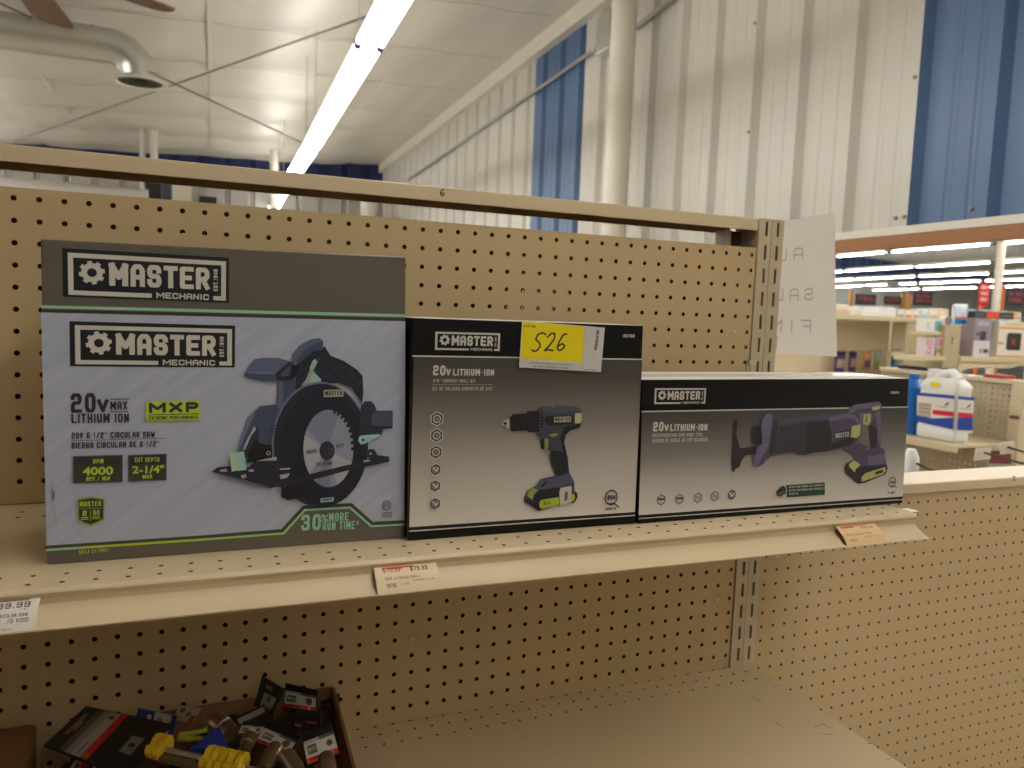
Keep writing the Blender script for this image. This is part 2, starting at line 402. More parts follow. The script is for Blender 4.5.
names1 = ['strip light hanging behind and above the viewer, out of frame','strip light hanging directly above the tool boxes, out of frame',
 'nearest bright strip light at the top edge of the photo','long bright strip light in the middle of the row above the shelving',
 'short-looking strip light just above the beige top rail','farthest strip light, seen under the beige top rail']
for i in range(6): strip_light(row[i], row[i+1], names1[i], 'strip lights in the row over the shelving')
# rows over the neighbouring aisles, left of and behind the camera
for r_, X in enumerate((-130, -320)):
    for k in range(4):
        y0 = -8+98*k
        if X == -130 and k == 0: continue
        strip_light((X,y0,LZ),(X,y0+97,LZ), 'strip light over a side aisle, outside the photo', 'strip lights over the side aisles')
for k, X, y0 in [(k, X, y0) for X, y0 in ((330,130),(240,430),(145,430)) for k in range(5 if X == 330 else 8)]:      # rows of the next room run on past the frame
    strip_light((X-4*k,y0-98*k,LZ),(X+4-4*k,y0+97-98*k,LZ), 'strip light of the next room beyond the right photo edge', 'strip lights in the next room beyond the frame')
# the next room
def P5(a, b): return (820+a/5.02, 220+b/5.02)
segs = [
 [(85,185,340,163),(360,162,870,122),(890,122,1150,101)],
 [(50,264,122,260),(130,258,475,237),(487,237,868,214),(890,213,1100,199)],
 [(50,307,178,298),(185,298,483,285),(497,284,858,270),(875,268,1100,258)],
 [(60,339,220,330),(230,328,343,326),(398,322,492,320),(503,319,815,308),(830,307,1050,299)],
 [(265,354,450,349),(457,348,507,347),(520,347,792,340),(805,340,1050,333)]]
nm2 = ['front','second','third','fourth','rearmost']
for r_, sg in enumerate(segs):
    for k, (a,b,c,d) in enumerate(sg):
        p = onZ(*P5(a,b), LZ); q = onZ(*P5(c,d), LZ)
        strip_light(q, p, 'strip light number %d from the left in the %s row of the next room' % (k+1, nm2[r_]), 'strip lights in the next room', wdt=2.7)

# ------------------------------------------------------------------ shelving: perforated plates
def perforated(xs, zs, holes, r, Y0, Y1, m, mcore, mback=None):
    """plate between xs[0]..xs[1], zs[0]..zs[1] with a round hole at every (x,z) in holes (square cells) -> mesh builder"""
    mb = MB(); X0,X1 = xs; Z0,Z1 = zs
    hx = sorted(set(round(h[0],4) for h in holes)); hz = sorted(set(round(h[1],4) for h in holes)); H = set((round(a,4),round(b,4)) for a,b in holes)
    def breaks(c, lo, hi):
        out = [lo]+[(a+b)/2 for a,b in zip(c,c[1:])]+[hi]
        return out
    bx = breaks(hx,X0,X1); bz = breaks(hz,Z0,Z1)
    N = 8
    for i,x in enumerate(hx):
        for j,z in enumerate(hz):
            a,b,c,d = bx[i],bx[i+1],bz[j],bz[j+1]
            ring = [(b,z),(b,d),(x,d),(a,d),(a,z),(a,c),(x,c),(b,c)]
            if (x,z) not in H:
                for Y in (Y0,Y1): mb.poly([(p[0],Y,p[1]) for p in ring], m if Y == Y0 else mback or m)
                continue
            circ = [(x+r*math.cos(math.pi/4*k), z+r*math.sin(math.pi/4*k)) for k in range(N)]
            for k in range(N):
                k2 = (k+1)%N
                for Y in (Y0,Y1): mb.poly([(ring[k][0],Y,ring[k][1]),(ring[k2][0],Y,ring[k2][1]),(circ[k2][0],Y,circ[k2][1]),(circ[k][0],Y,circ[k][1])], m if Y == Y0 else mback or m)
                mb.poly([(circ[k][0],Y0,circ[k][1]),(circ[k2][0],Y0,circ[k2][1]),(circ[k2][0],Y1,circ[k2][1]),(circ[k][0],Y1,circ[k][1])], mcore)
    for a,b in (((X0,Z0),(X1,Z0)),((X1,Z0),(X1,Z1)),((X1,Z1),(X0,Z1)),((X0,Z1),(X0,Z0))):
        mb.poly([(a[0],Y0,a[1]),(b[0],Y0,b[1]),(b[0],Y1,b[1]),(a[0],Y1,a[1])], m)
    return mb
def deck(xs, ys, zt, th, holes, r, m, mcore):
    """shelf top with round holes at (x,y): the plate above, laid flat"""
    mb = perforated(xs, ys, holes, r, zt, zt-th, m, mcore)
    for v in mb.v: v.y, v.z = v.z, v.y
    return mb

G = thing('gondola_shelving', (-22, 0, -FZ), 'tall beige metal shelving unit with pegboard back and the three tool boxes on its shelf', 'store shelving')
plug = {(-1,-5),(-22,-23),(-1,-23)}
cols = range(-46, 1)
upper = [(x,-z) for x in cols for z in range(0,14) if (x,-z) not in plug]
mb = perforated((-46.6,.32),(-14.05,.48), upper, .128, 0, .15, M_peg, M_pegcore, M_pegback); mb.build('pegboard', G, weld=True)
lower = [(x,-z) for x in cols for z in range(15,41) if (x,-z) not in plug]
mb = perforated((-46.6,.32),(-41,-14.1), lower, .128, 0, .15, M_peg, M_pegcore, M_pegback); mb.build('pegboard', G, weld=True)
back = [(x,-z) for x in cols for z in range(0,13)]
mb = perforated((-46.6,.32),(-13.5,.48), back, .125, 2.2, 2.35, M_pegback, M_pegcore, M_peg); mb.build('rear_pegboard', G, weld=True)
mb = MB(); mb.box((-46.6,2.2,-41),(.32,2.35,-13.52), M_pegback); mb.build('rear_panel', G)
for x,z in plug:
    mb = MB(); mb.tube([(x,.02,z),(x,-.04,z),(x,-.07,z)], [.17,.17,.1], M_beige, 12); mb.build('panel_fastener', G, smooth=True)
# top rail: hollow section with an open underside
M_inner = mat('rail_inner_shade', (158,130,94), .7)  # inner faces toned darker than the rail to deepen the shade underneath
mb = MB(); pr_ = [(0,1.58),(0,2.36),(2.9,2.36),(2.9,1.58),(2.82,1.58),(2.82,2.28),(.1,2.28),(.1,1.58)]
a = [(-46.6,y,z) for y,z in pr_]; b = [(.36,y,z) for y,z in pr_]
mb.add(a+b, [(0,1,9,8),(1,2,10,9),(2,3,11,10),(3,4,12,11),(7,0,8,15),(0,7,6,1),(1,6,5,2),(2,5,4,3),(8,9,14,15),(9,10,13,14),(10,11,12,13)], M_beige)
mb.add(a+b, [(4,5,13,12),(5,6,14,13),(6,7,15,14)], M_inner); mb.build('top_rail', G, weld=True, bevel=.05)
mk = MB()
fc = Face(lambda x,y: (lambda p: (p.x,p.z))(onY(x,y,0)), lambda u,v,k: (u,-.006-0.0025*k,v))
fc.many(mk, stroke([fc.to_uv(x,y) for x,y in ((443.5,189.5),(441,191),(440.3,194),(441.5,196),(443.5,195.5),(444,193.5),(442,192.8),(440.6,194))], .06), ink((30,26,22)))
mk.build('handwritten_number', G)
M_up = mat('grey_beige_steel', (190,175,146), 0.42, var=0.04)
def upright(x0, parent, ztop):
    """double slotted post: two strips side by side, real slots, folded sides"""
    for j,(a,b) in enumerate(((x0,x0+.98),(x0+1.02,x0+2.0))):
        mb = MB(); cx = (a+b)/2+(.12 if j == 0 else .02); sw = .095
        zs = []; z = 1.74
        while z > -FZ+3: zs.append(z); z -= 1.515
        zs = zs[::-1]
        lo = -FZ
        for k,zc in enumerate(zs):
            hi = (zc+zs[k+1])/2 if k+1 < len(zs) else ztop
            z0,z1 = zc-.46, zc+.46
            q = [(a,lo),(cx-sw,lo),(cx+sw,lo),(b,lo)]
            grid = [[a,cx-sw,cx+sw,b],[lo,z0,z1,hi]]
            for i in range(3):
                for l in range(3):
                    if i == 1 and l == 1: continue
                    mb.poly([(grid[0][i],-.1,grid[1][l]),(grid[0][i+1],-.1,grid[1][l]),(grid[0][i+1],-.1,grid[1][l+1]),(grid[0][i],-.1,grid[1][l+1])], M_up)
            for p0,p1 in (((cx-sw,z0),(cx+sw,z0)),((cx+sw,z0),(cx+sw,z1)),((cx+sw,z1),(cx-sw,z1)),((cx-sw,z1),(cx-sw,z0))):
                mb.poly([(p0[0],-.1,p0[1]),(p1[0],-.1,p1[1]),(p1[0],-.02,p1[1]),(p0[0],-.02,p0[1])], M_up)
            lo = hi
        for xx in (a,b): mb.poly([(xx,-.1,-FZ),(xx,2.3,-FZ),(xx,2.3,ztop),(xx,-.1,ztop)], M_up)
        mb.poly([(a,2.3,-FZ),(b,2.3,-FZ),(b,2.3,ztop),(a,2.3,ztop)], M_up)
        mb.poly([(a,-.1,ztop),(b,-.1,ztop),(b,2.3,ztop),(a,2.3,ztop)], M_up)
        mb.build('upright', parent, weld=True)
upright(.38, G, 2.38); upright(-48.7, G, 2.38)
mb = MB(); mb.box((-1.4,1.0,.3),(-.95,2.1,1.58), M_beige); mb.build('rail_bracket', G)
mb = MB(); mb.box((-.95,1.3,.3),(.1,2.1,1.58), mat('dark_tube', (70,60,50), .6)); mb.build('rail_bracket', G)
for z in (-7.0,-18.5):     # thin clips that hook the pegboard to the post
    mb = MB(); mb.box((.12,-.13,z-.16),(.9,-.02,z+.16), M_beige); mb.box((.1,-.13,z-.9),(.28,-.02,z+.16), M_beige); mb.build('panel_clip', G)
# upper shelf
SZ = -14.1; SR = 2.0
hx = [-38.62+1.02*k for k in range(-7,40)]
hol = [(x,y) for x in hx for y in (-11.69,-10.77)]+[(x+.2,y) for x in hx for y in (-2.4,-1.43)]
hol = [(x if y < -5 else x-.2, y) for x,y in hol]
mb = deck((-46.6,SR),(-12.1,-.02), SZ, .07, hol, .095, M_beige, mat('hole_edge',(96,82,60),.8)); sh = mb.build('shelf', G, weld=True)
def price_channel(x0, x1, zt, yf):
    prof = [(yf+.1,zt),(yf+.02,zt),(yf-.06,zt-.05),(yf-.1,zt-.14),(yf-.06,zt-.26),(yf+.02,zt-.33),(yf+.03,zt-.42),(yf+.02,zt-.55),(yf-.1,zt-.68),
            (yf-.3,zt-.82),(yf-.62,zt-.98),(yf-.86,zt-1.06),(yf-.95,zt-1.06),(yf-.95,zt-1.12),(yf-.8,zt-1.14),(yf-.3,zt-1.0),(yf+.1,zt-.75),(yf+.1,zt-.1)]
    mb = MB(); n = len(prof)
    a = [(x0,y,z) for y,z in prof]; b = [(x1,y,z) for y,z in prof]
    mb.add(a+b, [list(range(n)), list(range(2*n-1,n-1,-1))]+[(i,(i+1)%n,n+(i+1)%n,n+i) for i in range(n)], M_beige)
    return mb
YF = -12.2
price_channel(-46.6, SR, SZ, YF).build('price_channel', sh, smooth=True)
# lower shelf
DZ = -27.95
hol = [(x,y) for x in [.09+1.0*k for k in range(-46,3)] for y in (-1.87,-.84)]
hol = [h for h in hol if h[0] < 1.6]
mb = deck((-46.6,2.2),(-17.5,-.02), DZ, .07, hol, .085, M_beige, M_dark); sh2 = mb.build('shelf', G, weld=True)
price_channel(-46.6, 2.2, DZ, -17.6).build('price_channel', sh2, smooth=True)
mb = MB(); mb.box((2.13,-17.4,DZ-1.2),(2.2,-.2,DZ-.07), M_beige); mb.build('shelf_end', sh2)
mk = MB(); sc = Face(lambda x,y: (lambda p: (p.x,p.y))(onZ(x,y,DZ)), lambda u,v,k: (u,v,DZ+.004+.001*k))
for pl in (((775,722),(780,726),(784,727)),((752,697),(757,700),(761,702)),((773,687),(779,685.5)),((814,727),(822,724),(830,728)),((818,733),(826,735),(833,734)),((866,744),(871,743.5)),((885,759),(891,759))):
    sc.many(mk, stroke([sc.to_uv(x,y) for x,y in pl], .05), mat('scuff', (120,104,78), .7))
mk.build('scuff_marks', sh2)
mb = MB(); mb.box((-46.6,-16,-FZ),(2.2,0,-FZ+5), M_beige); mb.box((-46.6,-18,-FZ+5),(2.2,0,-FZ+5.5), M_beige); mb.build('base_deck', G)

# lower neighbouring unit
G2 = thing('gondola_shelving', (26,0,-FZ), 'lower beige shelving unit at right with bare pegboard and a flat capped top', 'store shelving')
hol = [(.88+k,-17.35-j) for k in range(2,50) for j in range(0,48)]
hol = [h for h in hol if not (abs(h[0]-3.88) < .1 and abs(h[1]+20.35) < .1)]
mb = perforated((2.42,50.4),(-66,-16.6), hol, .1, 0, .15, M_peg, M_pegcore, M_pegback); mb.build('pegboard', G2, weld=True)
mb = MB(); mb.box((2.42,2.2,-66),(50.4,2.4,-16.6), M_pegback); mb.build('rear_panel', G2)
mb = MB(); mb.tube([(3.88,.02,-20.35),(3.88,-.05,-20.35)], .2, M_beige, 12); mb.build('panel_fastener', G2)
mb = MB(); mb.box((2.42,-.3,-16.62),(50.4,3.3,-15.82), M_beige); mb.build('top_cap', G2, bevel=.12, seg=3)
mk = MB(); fc = Face(lambda x,y: (lambda p: (p.x,p.z))(onY(x,y,-.31)), lambda u,v,k: (u,-.305-.0025*k,v))
fc.many(mk, stroke([fc.to_uv(x,y) for x,y in ((1012.8,477.5),(1014,476),(1015.2,477),(1014.6,478.8),(1013,480.3),(1015.8,479.8))], .07), ink((60,44,30)))
mk.build('handwritten_number', G2)
mb = MB(); mb.box((2.42,-.1,-FZ),(50.4,2.4,-66), M_beige); mb.build('base_rail', G2)
upright(50.5, G2, -15.8)

# ------------------------------------------------------------------ the three tool boxes
CREAM = ink((206,202,192)); NIGHT = ink((26,27,36)); K_ = ink((24,23,24)); SILV = ink((196,192,186))
def corners(pts, Y): return [(lambda p: (p.x,p.z))(onY(x,y,Y)) for x,y in pts]
def logo(F, px4, parent, panel=True, label=None):
    """framed gear-and-wordmark emblem; px4 = outer corners TL TR BR BL"""
    c = [F.to_uv(*p) for p in px4]
    x0 = (c[0][0]+c[3][0])/2; x1 = (c[1][0]+c[2][0])/2; y1 = (c[0][1]+c[1][1])/2; y0 = (c[2][1]+c[3][1])/2
    Wd, Hd = x1-x0, y1-y0
    mb = MB()
    if panel:
        F.P(mb, [(x0,y0),(x1,y0),(x1,y1),(x0,y1)], NIGHT); ink_, dk = CREAM, NIGHT
        q = lambda a,b: (x0+Wd*a, y1-Hd*b)
    else:
        ink_, dk = SILV, K_
        q = lambda a,b: (x0+Wd*(a-.03)/.95, y1-Hd*(b-.08)/.875)
    def R_(a0,b0,a1,b1): F.k += .1; F.P(mb, [q(a0,b1),q(a1,b1),q(a1,b0),q(a0,b0)], ink_, lift=False)
    F.k += 1
    R_(.03,.085,.98,.18); R_(.03,.085,.06,.955); R_(.95,.085,.98,.955); R_(.03,.862,.517,.955); R_(.9,.862,.98,.955)
    # gear
    cx,cy = q(.166,.475); r = abs(q(.166+.062,.475)[0]-cx); F.k += 1
    n = 64
    def gr(t): return r*(1.22 if (t*8/(2*math.pi)) % 1 < .55 else 1.0)
    for i in range(n):
        a,b = 2*math.pi*i/n, 2*math.pi*(i+1)/n
        ra = gr((a+b)/2); rb = ra; ri = r*.45
        mb.poly([F.to3(cx+R*math.cos(g), cy+R*math.sin(g), F.k) for R,g in ((ra,a),(rb,b),(ri,b),(ri,a))], ink_)
    def T(s, a0, b0, a1, b1, font='b', t=.24, bold=0):
        u0,v0 = q(a0,b1); u1,v1 = q(a1,b0); ps = block_text(s,u1-u0,v1-v0,t,.16) if font == 'b' else font_text(s,u1-u0,v1-v0,bold)
        F.many(mb, [[(u0+x,v0+y) for x,y in p] for p in ps], ink_)
    T('MASTER', .265,.25,.875,.73)
    T('MECHANIC', .545,.83,.872,.96,'b',.22)
    u0,v0 = q(.9,.75); u1,v1 = q(.928,.27); ps = block_text('EST.1948', v1-v0, u1-u0, .24)   # reads upward
    F.many(mb, [[(u1-y, v0+x) for x,y in p] for p in ps], ink_)
    return mb.build('brand_logo', parent)

def carton(parent, px4, Yf, depth, top_m, side_m, tape=True, bev=.05):
    c = corners(px4, Yf)
    x0 = (c[0][0]+c[3][0])/2; x1 = (c[1][0]+c[2][0])/2; zt = (c[0][1]+c[1][1])/2; zb = SZ+.004
    mb = MB(); b = [(c[3][0],Yf,zb),(c[2][0],Yf,zb),(c[2][0],Yf+depth,zb),(c[3][0],Yf+depth,zb),(c[0][0],Yf,c[0][1]),(c[1][0],Yf,c[1][1]),(c[1][0],Yf+depth,c[1][1]),(c[0][0],Yf+depth,c[0][1])]; zt = max(c[0][1],c[1][1])
    mb.add(b, [(0,3,2,1),(4,5,6,7)], top_m); mb.add(b, [(0,1,5,4),(1,2,6,5),(2,3,7,6),(3,0,4,7)], side_m)
    o = mb.build('carton', parent, weld=True, bevel=bev)
    if tape:     # glued top flaps with a strip of clear tape over the seam
        mb = MB(); ym = Yf+depth/2; zl,zr = c[0][1],c[1][1]; mb.hexa([(x0+.15,ym-.9,zl+.003),(x1-.15,ym-.9,zr+.003),(x1-.15,ym+.9,zr+.003),(x0+.15,ym+.9,zl+.003),(x0+.15,ym-.9,zl+.012),(x1-.15,ym-.9,zr+.012),(x1-.15,ym+.9,zr+.012),(x0+.15,ym+.9,zl+.012)], M_tape); mb.build('packing_tape', parent)
    return x0,x1,zb,zt

# ---- big box: circular saw
Y1 = -9.65
B1 = thing('circular_saw_box', (-31.7,Y1+2.5,SZ), 'largest tool box, grey-blue with a printed circular saw and the text 30% more run time', 'tool box', 'tool boxes on the shelf')
M_b1 = mat('taupe_carton', (94,88,79), .5, var=.06, scale=5)
x0,x1,zb,zt = carton(B1, [(40.5,239),(405.7,257),(405,538),(47,565)], Y1, 5.2, M_b1, M_b1)
F1 = box_face(Y1-.004)
def brushed(name, c, c2):
    m = mat(name, c, .42, var=.03, scale=4)
    nt = m.node_tree; b = nt.nodes['Principled BSDF']
    tc = nt.nodes.new('ShaderNodeTexCoord'); mp = nt.nodes.new('ShaderNodeMapping'); mp.vector_type = 'TEXTURE'; mp.inputs['Rotation'].default_value = (0, math.radians(-38), 0); mp.inputs['Scale'].default_value = (.3,.3,.018)
    nz = nt.nodes.new('ShaderNodeTexNoise'); nz.inputs['Scale'].default_value = 3; nz.inputs['Detail'].default_value = 5
    nt.links.new(tc.outputs['Object'], mp.inputs[0]); nt.links.new(mp.outputs[0], nz.inputs[0])
    mx = nt.nodes.new('ShaderNodeMix'); mx.data_type = 'RGBA'; mx.inputs[6].default_value = rgb(c); mx.inputs[7].default_value = rgb(c2)
    cr = nt.nodes.new('ShaderNodeValToRGB'); cr.color_ramp.elements[0].position = .35; cr.color_ramp.elements[1].position = .7
    nt.links.new(nz.outputs['Fac'], cr.inputs[0]); nt.links.new(cr.outputs[0], mx.inputs[0])
    nt.links.new(mx.outputs[2], b.inputs['Base Color']); return m
M_brush = brushed('brushed_blue_grey_print', (170,176,198), (181,187,208))
TAUPE = ink((84,78,70)); MINT = ink((150,200,170)); LIME = ink((176,200,62)); DK = ink((52,49,48))
bump_path = [(49,547),(200,537.5),(282,531),(303.6,507.6),(351,505),(372,523.7),(404.4,522)]
mb = MB()
F1.px(mb, [(41.2,312),(405.4,321.3),(404.6,521.7),(372,523.4),(351,504.7),(303.6,507.3),(282,530.7),(200,537.2),(46.6,547.3)], M_brush)
F1.px(mb, [(41.2,309.2),(405.4,318.2),(405.4,321.2),(41.2,312.4)], ink((60,56,52)))
F1.px(mb, [(41.2,305.2),(405.5,314.2),(405.5,317.2),(41.2,308.2)], MINT)
mb.build('front_print', B1)
mb = MB()
F1.line(mb, [(46.7,547.6),(200,537.3),(282,530.8),(303.6,507.4),(351,504.8),(372,523.5),(404.5,521.8)], .15, ink((70,66,58)))
F1.line(mb, [(47,550),(85,547.4)], .085, MINT); F1.line(mb, [(85,547.4),(200,539.7)], .085, LIME)
F1.line(mb, [(200,539.7),(283.5,533.3),(304.8,510)], .085, ink((160,204,120))); F1.line(mb, [(304.8,510),(350,507.5),(371.5,526.2),(404.5,524.4)], .085, MINT)
mb.build('accent_stripe', B1)
logo(F1, [(62,249.2),(229,256.7),(229,302),(63.4,297.5)], B1)
logo(F1, [(69.4,321.8),(235,325),(235,366.8),(70.3,366.7)], B1)
# lettering
mb = MB()
F1.text(mb, '20', 71.1,412.8,96,412.4,393.2, DK, t=.24); F1.text(mb, 'V', 97.3,412.4,108.8,412.2,399.3, DK, t=.26)
F1.text(mb, 'MAX', 110.4,409.8,127.5,409.5,401.5, DK, t=.2); F1.line(mb, [(110.4,399),(128.5,399)], .03, DK); F1.line(mb, [(110.4,411.7),(128.5,411.4)], .03, DK)
F1.text(mb, 'LITHIUM ION', 71.7,423,129,422.3,413.8, DK, t=.22)
F1.text(mb, '20V 6-1/2" CIRCULAR SAW', 71.7,438.6,155,437.3,432.4, DK, t=.2)
F1.line(mb, [(71.7,440.6),(164,438.2)], .02, ink((104,102,106)))
F1.text(mb, 'SIERRA CIRCULAR DE 6-1/2"', 71.7,448.5,159.4,446.6,442.4, DK, t=.2)
F1.text(mb, 'SKU 211901', 78.7,554,108.1,551.6,550, LIME, 'f', bold=.02)
F1.text(mb, '30', 300.8,530.5,320.6,529.6,514.6, MINT, t=.26); F1.text(mb, '%', 321.2,522,327.6,521.6,514.4, MINT, t=.2)
F1.text(mb, 'MORE', 328.6,521.4,348.4,520.2,513, MINT, t=.24); F1.text(mb, 'RUN TIME*', 322.4,530.2,358.6,528.4,522, MINT, t=.24)
mb.build('lettering', B1)
# MXP badge and rating panels
def rect_px(F, mb, x0,y0,x1,y1, m, dy=0.0): F.px(mb, [(x0,y1),(x1,y1+dy),(x1,y0+dy),(x0,y0)], m)
mb = MB(); rect_px(F1, mb, 145.9,401.2,200.4,421.3, LIME, -1.2)
F1.text(mb, 'MXP', 149,412.8,198.4,411.6,402.8, DK, t=.3); F1.line(mb, [(148.5,414.8),(198.6,413.6)], .03, DK)
F1.text(mb, 'EXTREME PERFORMANCE', 148.8,419.6,198.4,418.6,416.2, DK, t=.26)
mb.build('series_badge', B1)
for (a,b,c,d,ty,t1,t2,t3,w2,w3) in ((73,455.8,123,483.4,463.4,('RPM',93.3,103.7),'4000','REV / MIN',(82.9,113.3),(86.5,110)),(128,454.6,166.8,481.4,461.8,('CUT DEPTH',134.7,159.4),'2-1/4"','MAX',(132.3,164.1),(142.8,152.4))):
    mb = MB(); rect_px(F1, mb, a,b,c,d, ink((110,108,108)), -1.4); rect_px(F1, mb, a+.8,b+.8,c-.8,d-.8, ink((62,58,54)), -1.4); rect_px(F1, mb, a+1,b+1,c-1,b+9, DK, -1.4)
    F1.text(mb, t1[0], t1[1],ty,t1[2],ty-.4,ty-4.6, LIME, t=.24)
    F1.text(mb, t2, w2[0],475.2-(a>100)*1.8,w2[1],474.4-(a>100)*1.8,466.8-(a>100)*1.4, LIME, 'f', bold=.03)
    F1.text(mb, t3, w3[0],480.6-(a>100)*2,w3[1],480-(a>100)*2,476.6-(a>100)*2, LIME, t=.24)
    mb.build('rating_panel', B1)
mb = MB(); sh_ = [(77.4,498.5),(91,496.3),(104.8,498),(104.6,519),(97,523),(91,525.4),(84.5,523.4),(78,519.6)]
F1.px(mb, sh_, ink((140,170,70))); cxs, cys = 91,510.5
F1.px(mb, [(cxs+(x-cxs)*.9, cys+(y-cys)*.9) for x,y in sh_], DK)
F1.text(mb, 'MASTER', 80,506.4,101.4,505.6,501.2, LIME, t=.24); F1.line(mb, [(80.5,508.4),(101.5,507.6)], .035, ink((120,140,60)))
F1.text(mb, '2', 82.6,515.5,87,515.4,510.2, LIME, t=.24); F1.text(mb, '90', 93.2,514.8,99.8,514.6,509.6, LIME, t=.24); F1.line(mb, [(90.6,510),(90.6,520)], .02, LIME)
for y in (517.2,518.8): F1.line(mb, [(81.5,y),(88,y-.2)], .03, LIME); F1.line(mb, [(93,y-.8),(100,y-1)], .03, LIME)
mb.build('warranty_shield', B1)
mb = MB(); F1.disc(mb, 386.2,505, .2, DK, 24, ring=.03); F1.text(mb, 'ETL', 383.4,507,389.2,506.8,503, DK, t=.2); F1.text(mb, 'LISTED', 381.3,514,391.6,513.6,511.8, ink((90,90,98)), t=.2); F1.text(mb, 'INTERTEK', 381.3,517,391.6,516.6,514.8, ink((90,90,98)), t=.2)
mb.build('safety_mark', B1)
mb = MB(); F1.px(mb, [(54.8,473.6),(52.2,484),(52,499),(54.2,504),(56,520),(58.4,528.4),(56.2,512),(54.6,500),(55.6,492),(53.6,486)], ink((176,172,166))); F1.px(mb, [(52.4,488),(55.4,493),(54.6,500.4),(52.3,498)], ink((120,116,112))); look(mb.build('torn_scuff', B1), 'torn pale scuff near the left edge')
# printed picture of the saw
A = lambda s: [(205+x/7.68, 330+y/7.68) for x,y in s]; B = lambda s: [(295+x/7.68, 330+y/7.68) for x,y in s]
C = lambda s: [(205+x/7.68, 415+y/7.68) for x,y in s]; D = lambda s: [(295+x/7.68, 415+y/7.68) for x,y in s]
SL = ink((70,80,106)); SL2 = ink((90,101,128)); SL3 = ink((106,116,142)); NV = ink((40,42,56)); NV2 = ink((50,52,68)); BK = ink((28,27,32)); PALE = ink((176,176,186)); BLD = ink((146,150,170)); BLD2 = ink((172,172,182)); BLD3 = ink((126,131,156)); MNT = ink((158,200,190)); MNT2 = ink((184,206,168))
mb = MB()
# motor housing and neck
F1.px(mb, C([(300,110),(320,30),(360,-10),(420,-70),(555,-85)])+A([(555,510),(560,385),(660,380),(700,250)])+B([(-10,170),(30,120),(77,92),(130,68),(190,62),(215,85),(210,140),(150,180),(90,260),(60,330),(40,420),(35,500)])+C([(600,0),(560,120),(520,285),(250,280),(270,190)]), SL)
F1.px(mb, C([(300,110),(320,30),(360,-10),(385,-20),(350,60),(300,170),(255,275),(270,190)]), SL3)
F1.px(mb, A([(562,388),(600,388),(600,590),(556,597),(556,510)]), SL2)
F1.px(mb, B([(77,92),(130,68),(190,62),(212,84),(150,105),(60,160),(0,260),(-40,330),(-25,190),(30,120)]), SL2)
F1.px(mb, C([(520,285),(410,205),(390,80),(410,110),(400,170),(330,270),(320,360),(500,350)]), BK)
F1.px(mb, C([(385,70),(412,100),(408,165),(345,250),(318,330),(300,260),(340,150)]), NV2); F1.px(mb, C([(380,80),(300,230),(290,275),(310,260),(350,160),(390,110)]), PALE)
F1.px(mb, C([(395,215),(515,230),(515,330),(390,350)]), BK)
# handle rear with dark overmould
F1.px(mb, B([(110,165),(200,150),(225,120),(235,140),(270,195),(370,235),(470,300),(515,350),(522,480),(512,560),(430,440),(330,405),(200,410),(140,310),(185,220)]), NV)
F1.px(mb, B([(215,360),(350,262),(430,300),(445,350),(515,400),(515,420),(430,365),(415,315),(350,285),(235,372)]), NV2)
F1.px(mb, B([(10,280),(100,190),(170,170),(180,230),(110,310),(80,380),(50,420),(45,480),(0,500)]), NV)
F1.px(mb, B([(48,468),(58,418),(110,382),(170,400),(100,440)]), PALE)
F1.px(mb, B([(110,290),(135,230),(160,222),(165,250),(140,295),(115,310)]), MNT); F1.px(mb, B([(115,360),(140,318),(200,380),(190,400),(150,415)]), MNT); F1.px(mb, B([(105,385),(118,362),(150,414),(130,420)]), MNT2)
# front grip
F1.px(mb, A([(300,335),(325,285),(375,225),(430,213),(560,213),(650,238),(676,270),(668,382),(540,388),(450,393),(380,378),(305,355)]), SL2)
F1.px(mb, A([(300,335),(330,320),(420,330),(540,330),(545,388),(450,393),(380,378),(305,355)]), SL); F1.px(mb, A([(320,318),(420,318),(540,322),(540,336),(420,336),(330,330)]), SL3)
F1.px(mb, A([(540,330),(650,240),(676,262),(668,382),(550,388)]), NV); F1.px(mb, A([(580,335),(640,275),(655,275),(650,345),(585,360)]), SL); F1.px(mb, A([(670,268),(735,262),(715,320),(680,370),(660,380)]), BK)
# blade guard: full ring of dark plastic
def ell(cx, cy, rx, ry, a0, a1, n=36, tilt=0):
    return [(cx+rx*math.cos(math.radians(a0+(a1-a0)*i/n)), cy+ry*math.sin(math.radians(a0+(a1-a0)*i/n))) for i in range(n+1)]
F1.px(mb, ell(319.5,444,48,62.5,0,354,50), SL3)
F1.px(mb, ell(320.5,445,47,61.6,0,354,50), NV)
F1.px(mb, ell(322,447,42,56,0,354,50), ink((36,37,50)))
F1.px(mb, C([(590,545),(585,625),(632,648),(700,640),(790,560)]), BK)
F1.px(mb, ell(328,448,25,38.5,0,352,50), BLD)
F1.px(mb, [(327,450)]+ell(328,448,25,38.5,-150,-65,14), BLD3); F1.px(mb, [(327,450)]+ell(328,448,25,38.5,20,70,10), BLD2); F1.px(mb, [(327,450)]+ell(328,448,25,38.5,140,200,10), BLD2); F1.px(mb, [(327,450)]+ell(328,448,25,38.5,85,120,8), BLD3)
for k in range(9):
    a = -78+k*9.5; F1.px(mb, ell(328,448,25.4,39,a,a+5,2)+ell(328,448,22.6,35.6,a+5,a,2), BK)
F1.px(mb, ell(326.6,450.2,7.6,9.6,0,345,24), NV2); F1.px(mb, ell(330,450.5,2.2,3,0,340,16), ink((74,76,92))); F1.px(mb, ell(329.6,450.6,1.2,1.8,0,340,12), NV)
F1.text(mb, 'MASTER', 306.5,453.4,316,452,449.6, ink((80,84,104)), t=.2); F1.text(mb, 'MXP', 336,448,343.4,446.6,444, ink((80,84,104)), t=.2); F1.text(mb, 'MADE FOR WOOD', 316,465.5,332,464,461.6, ink((80,84,104)), t=.2)
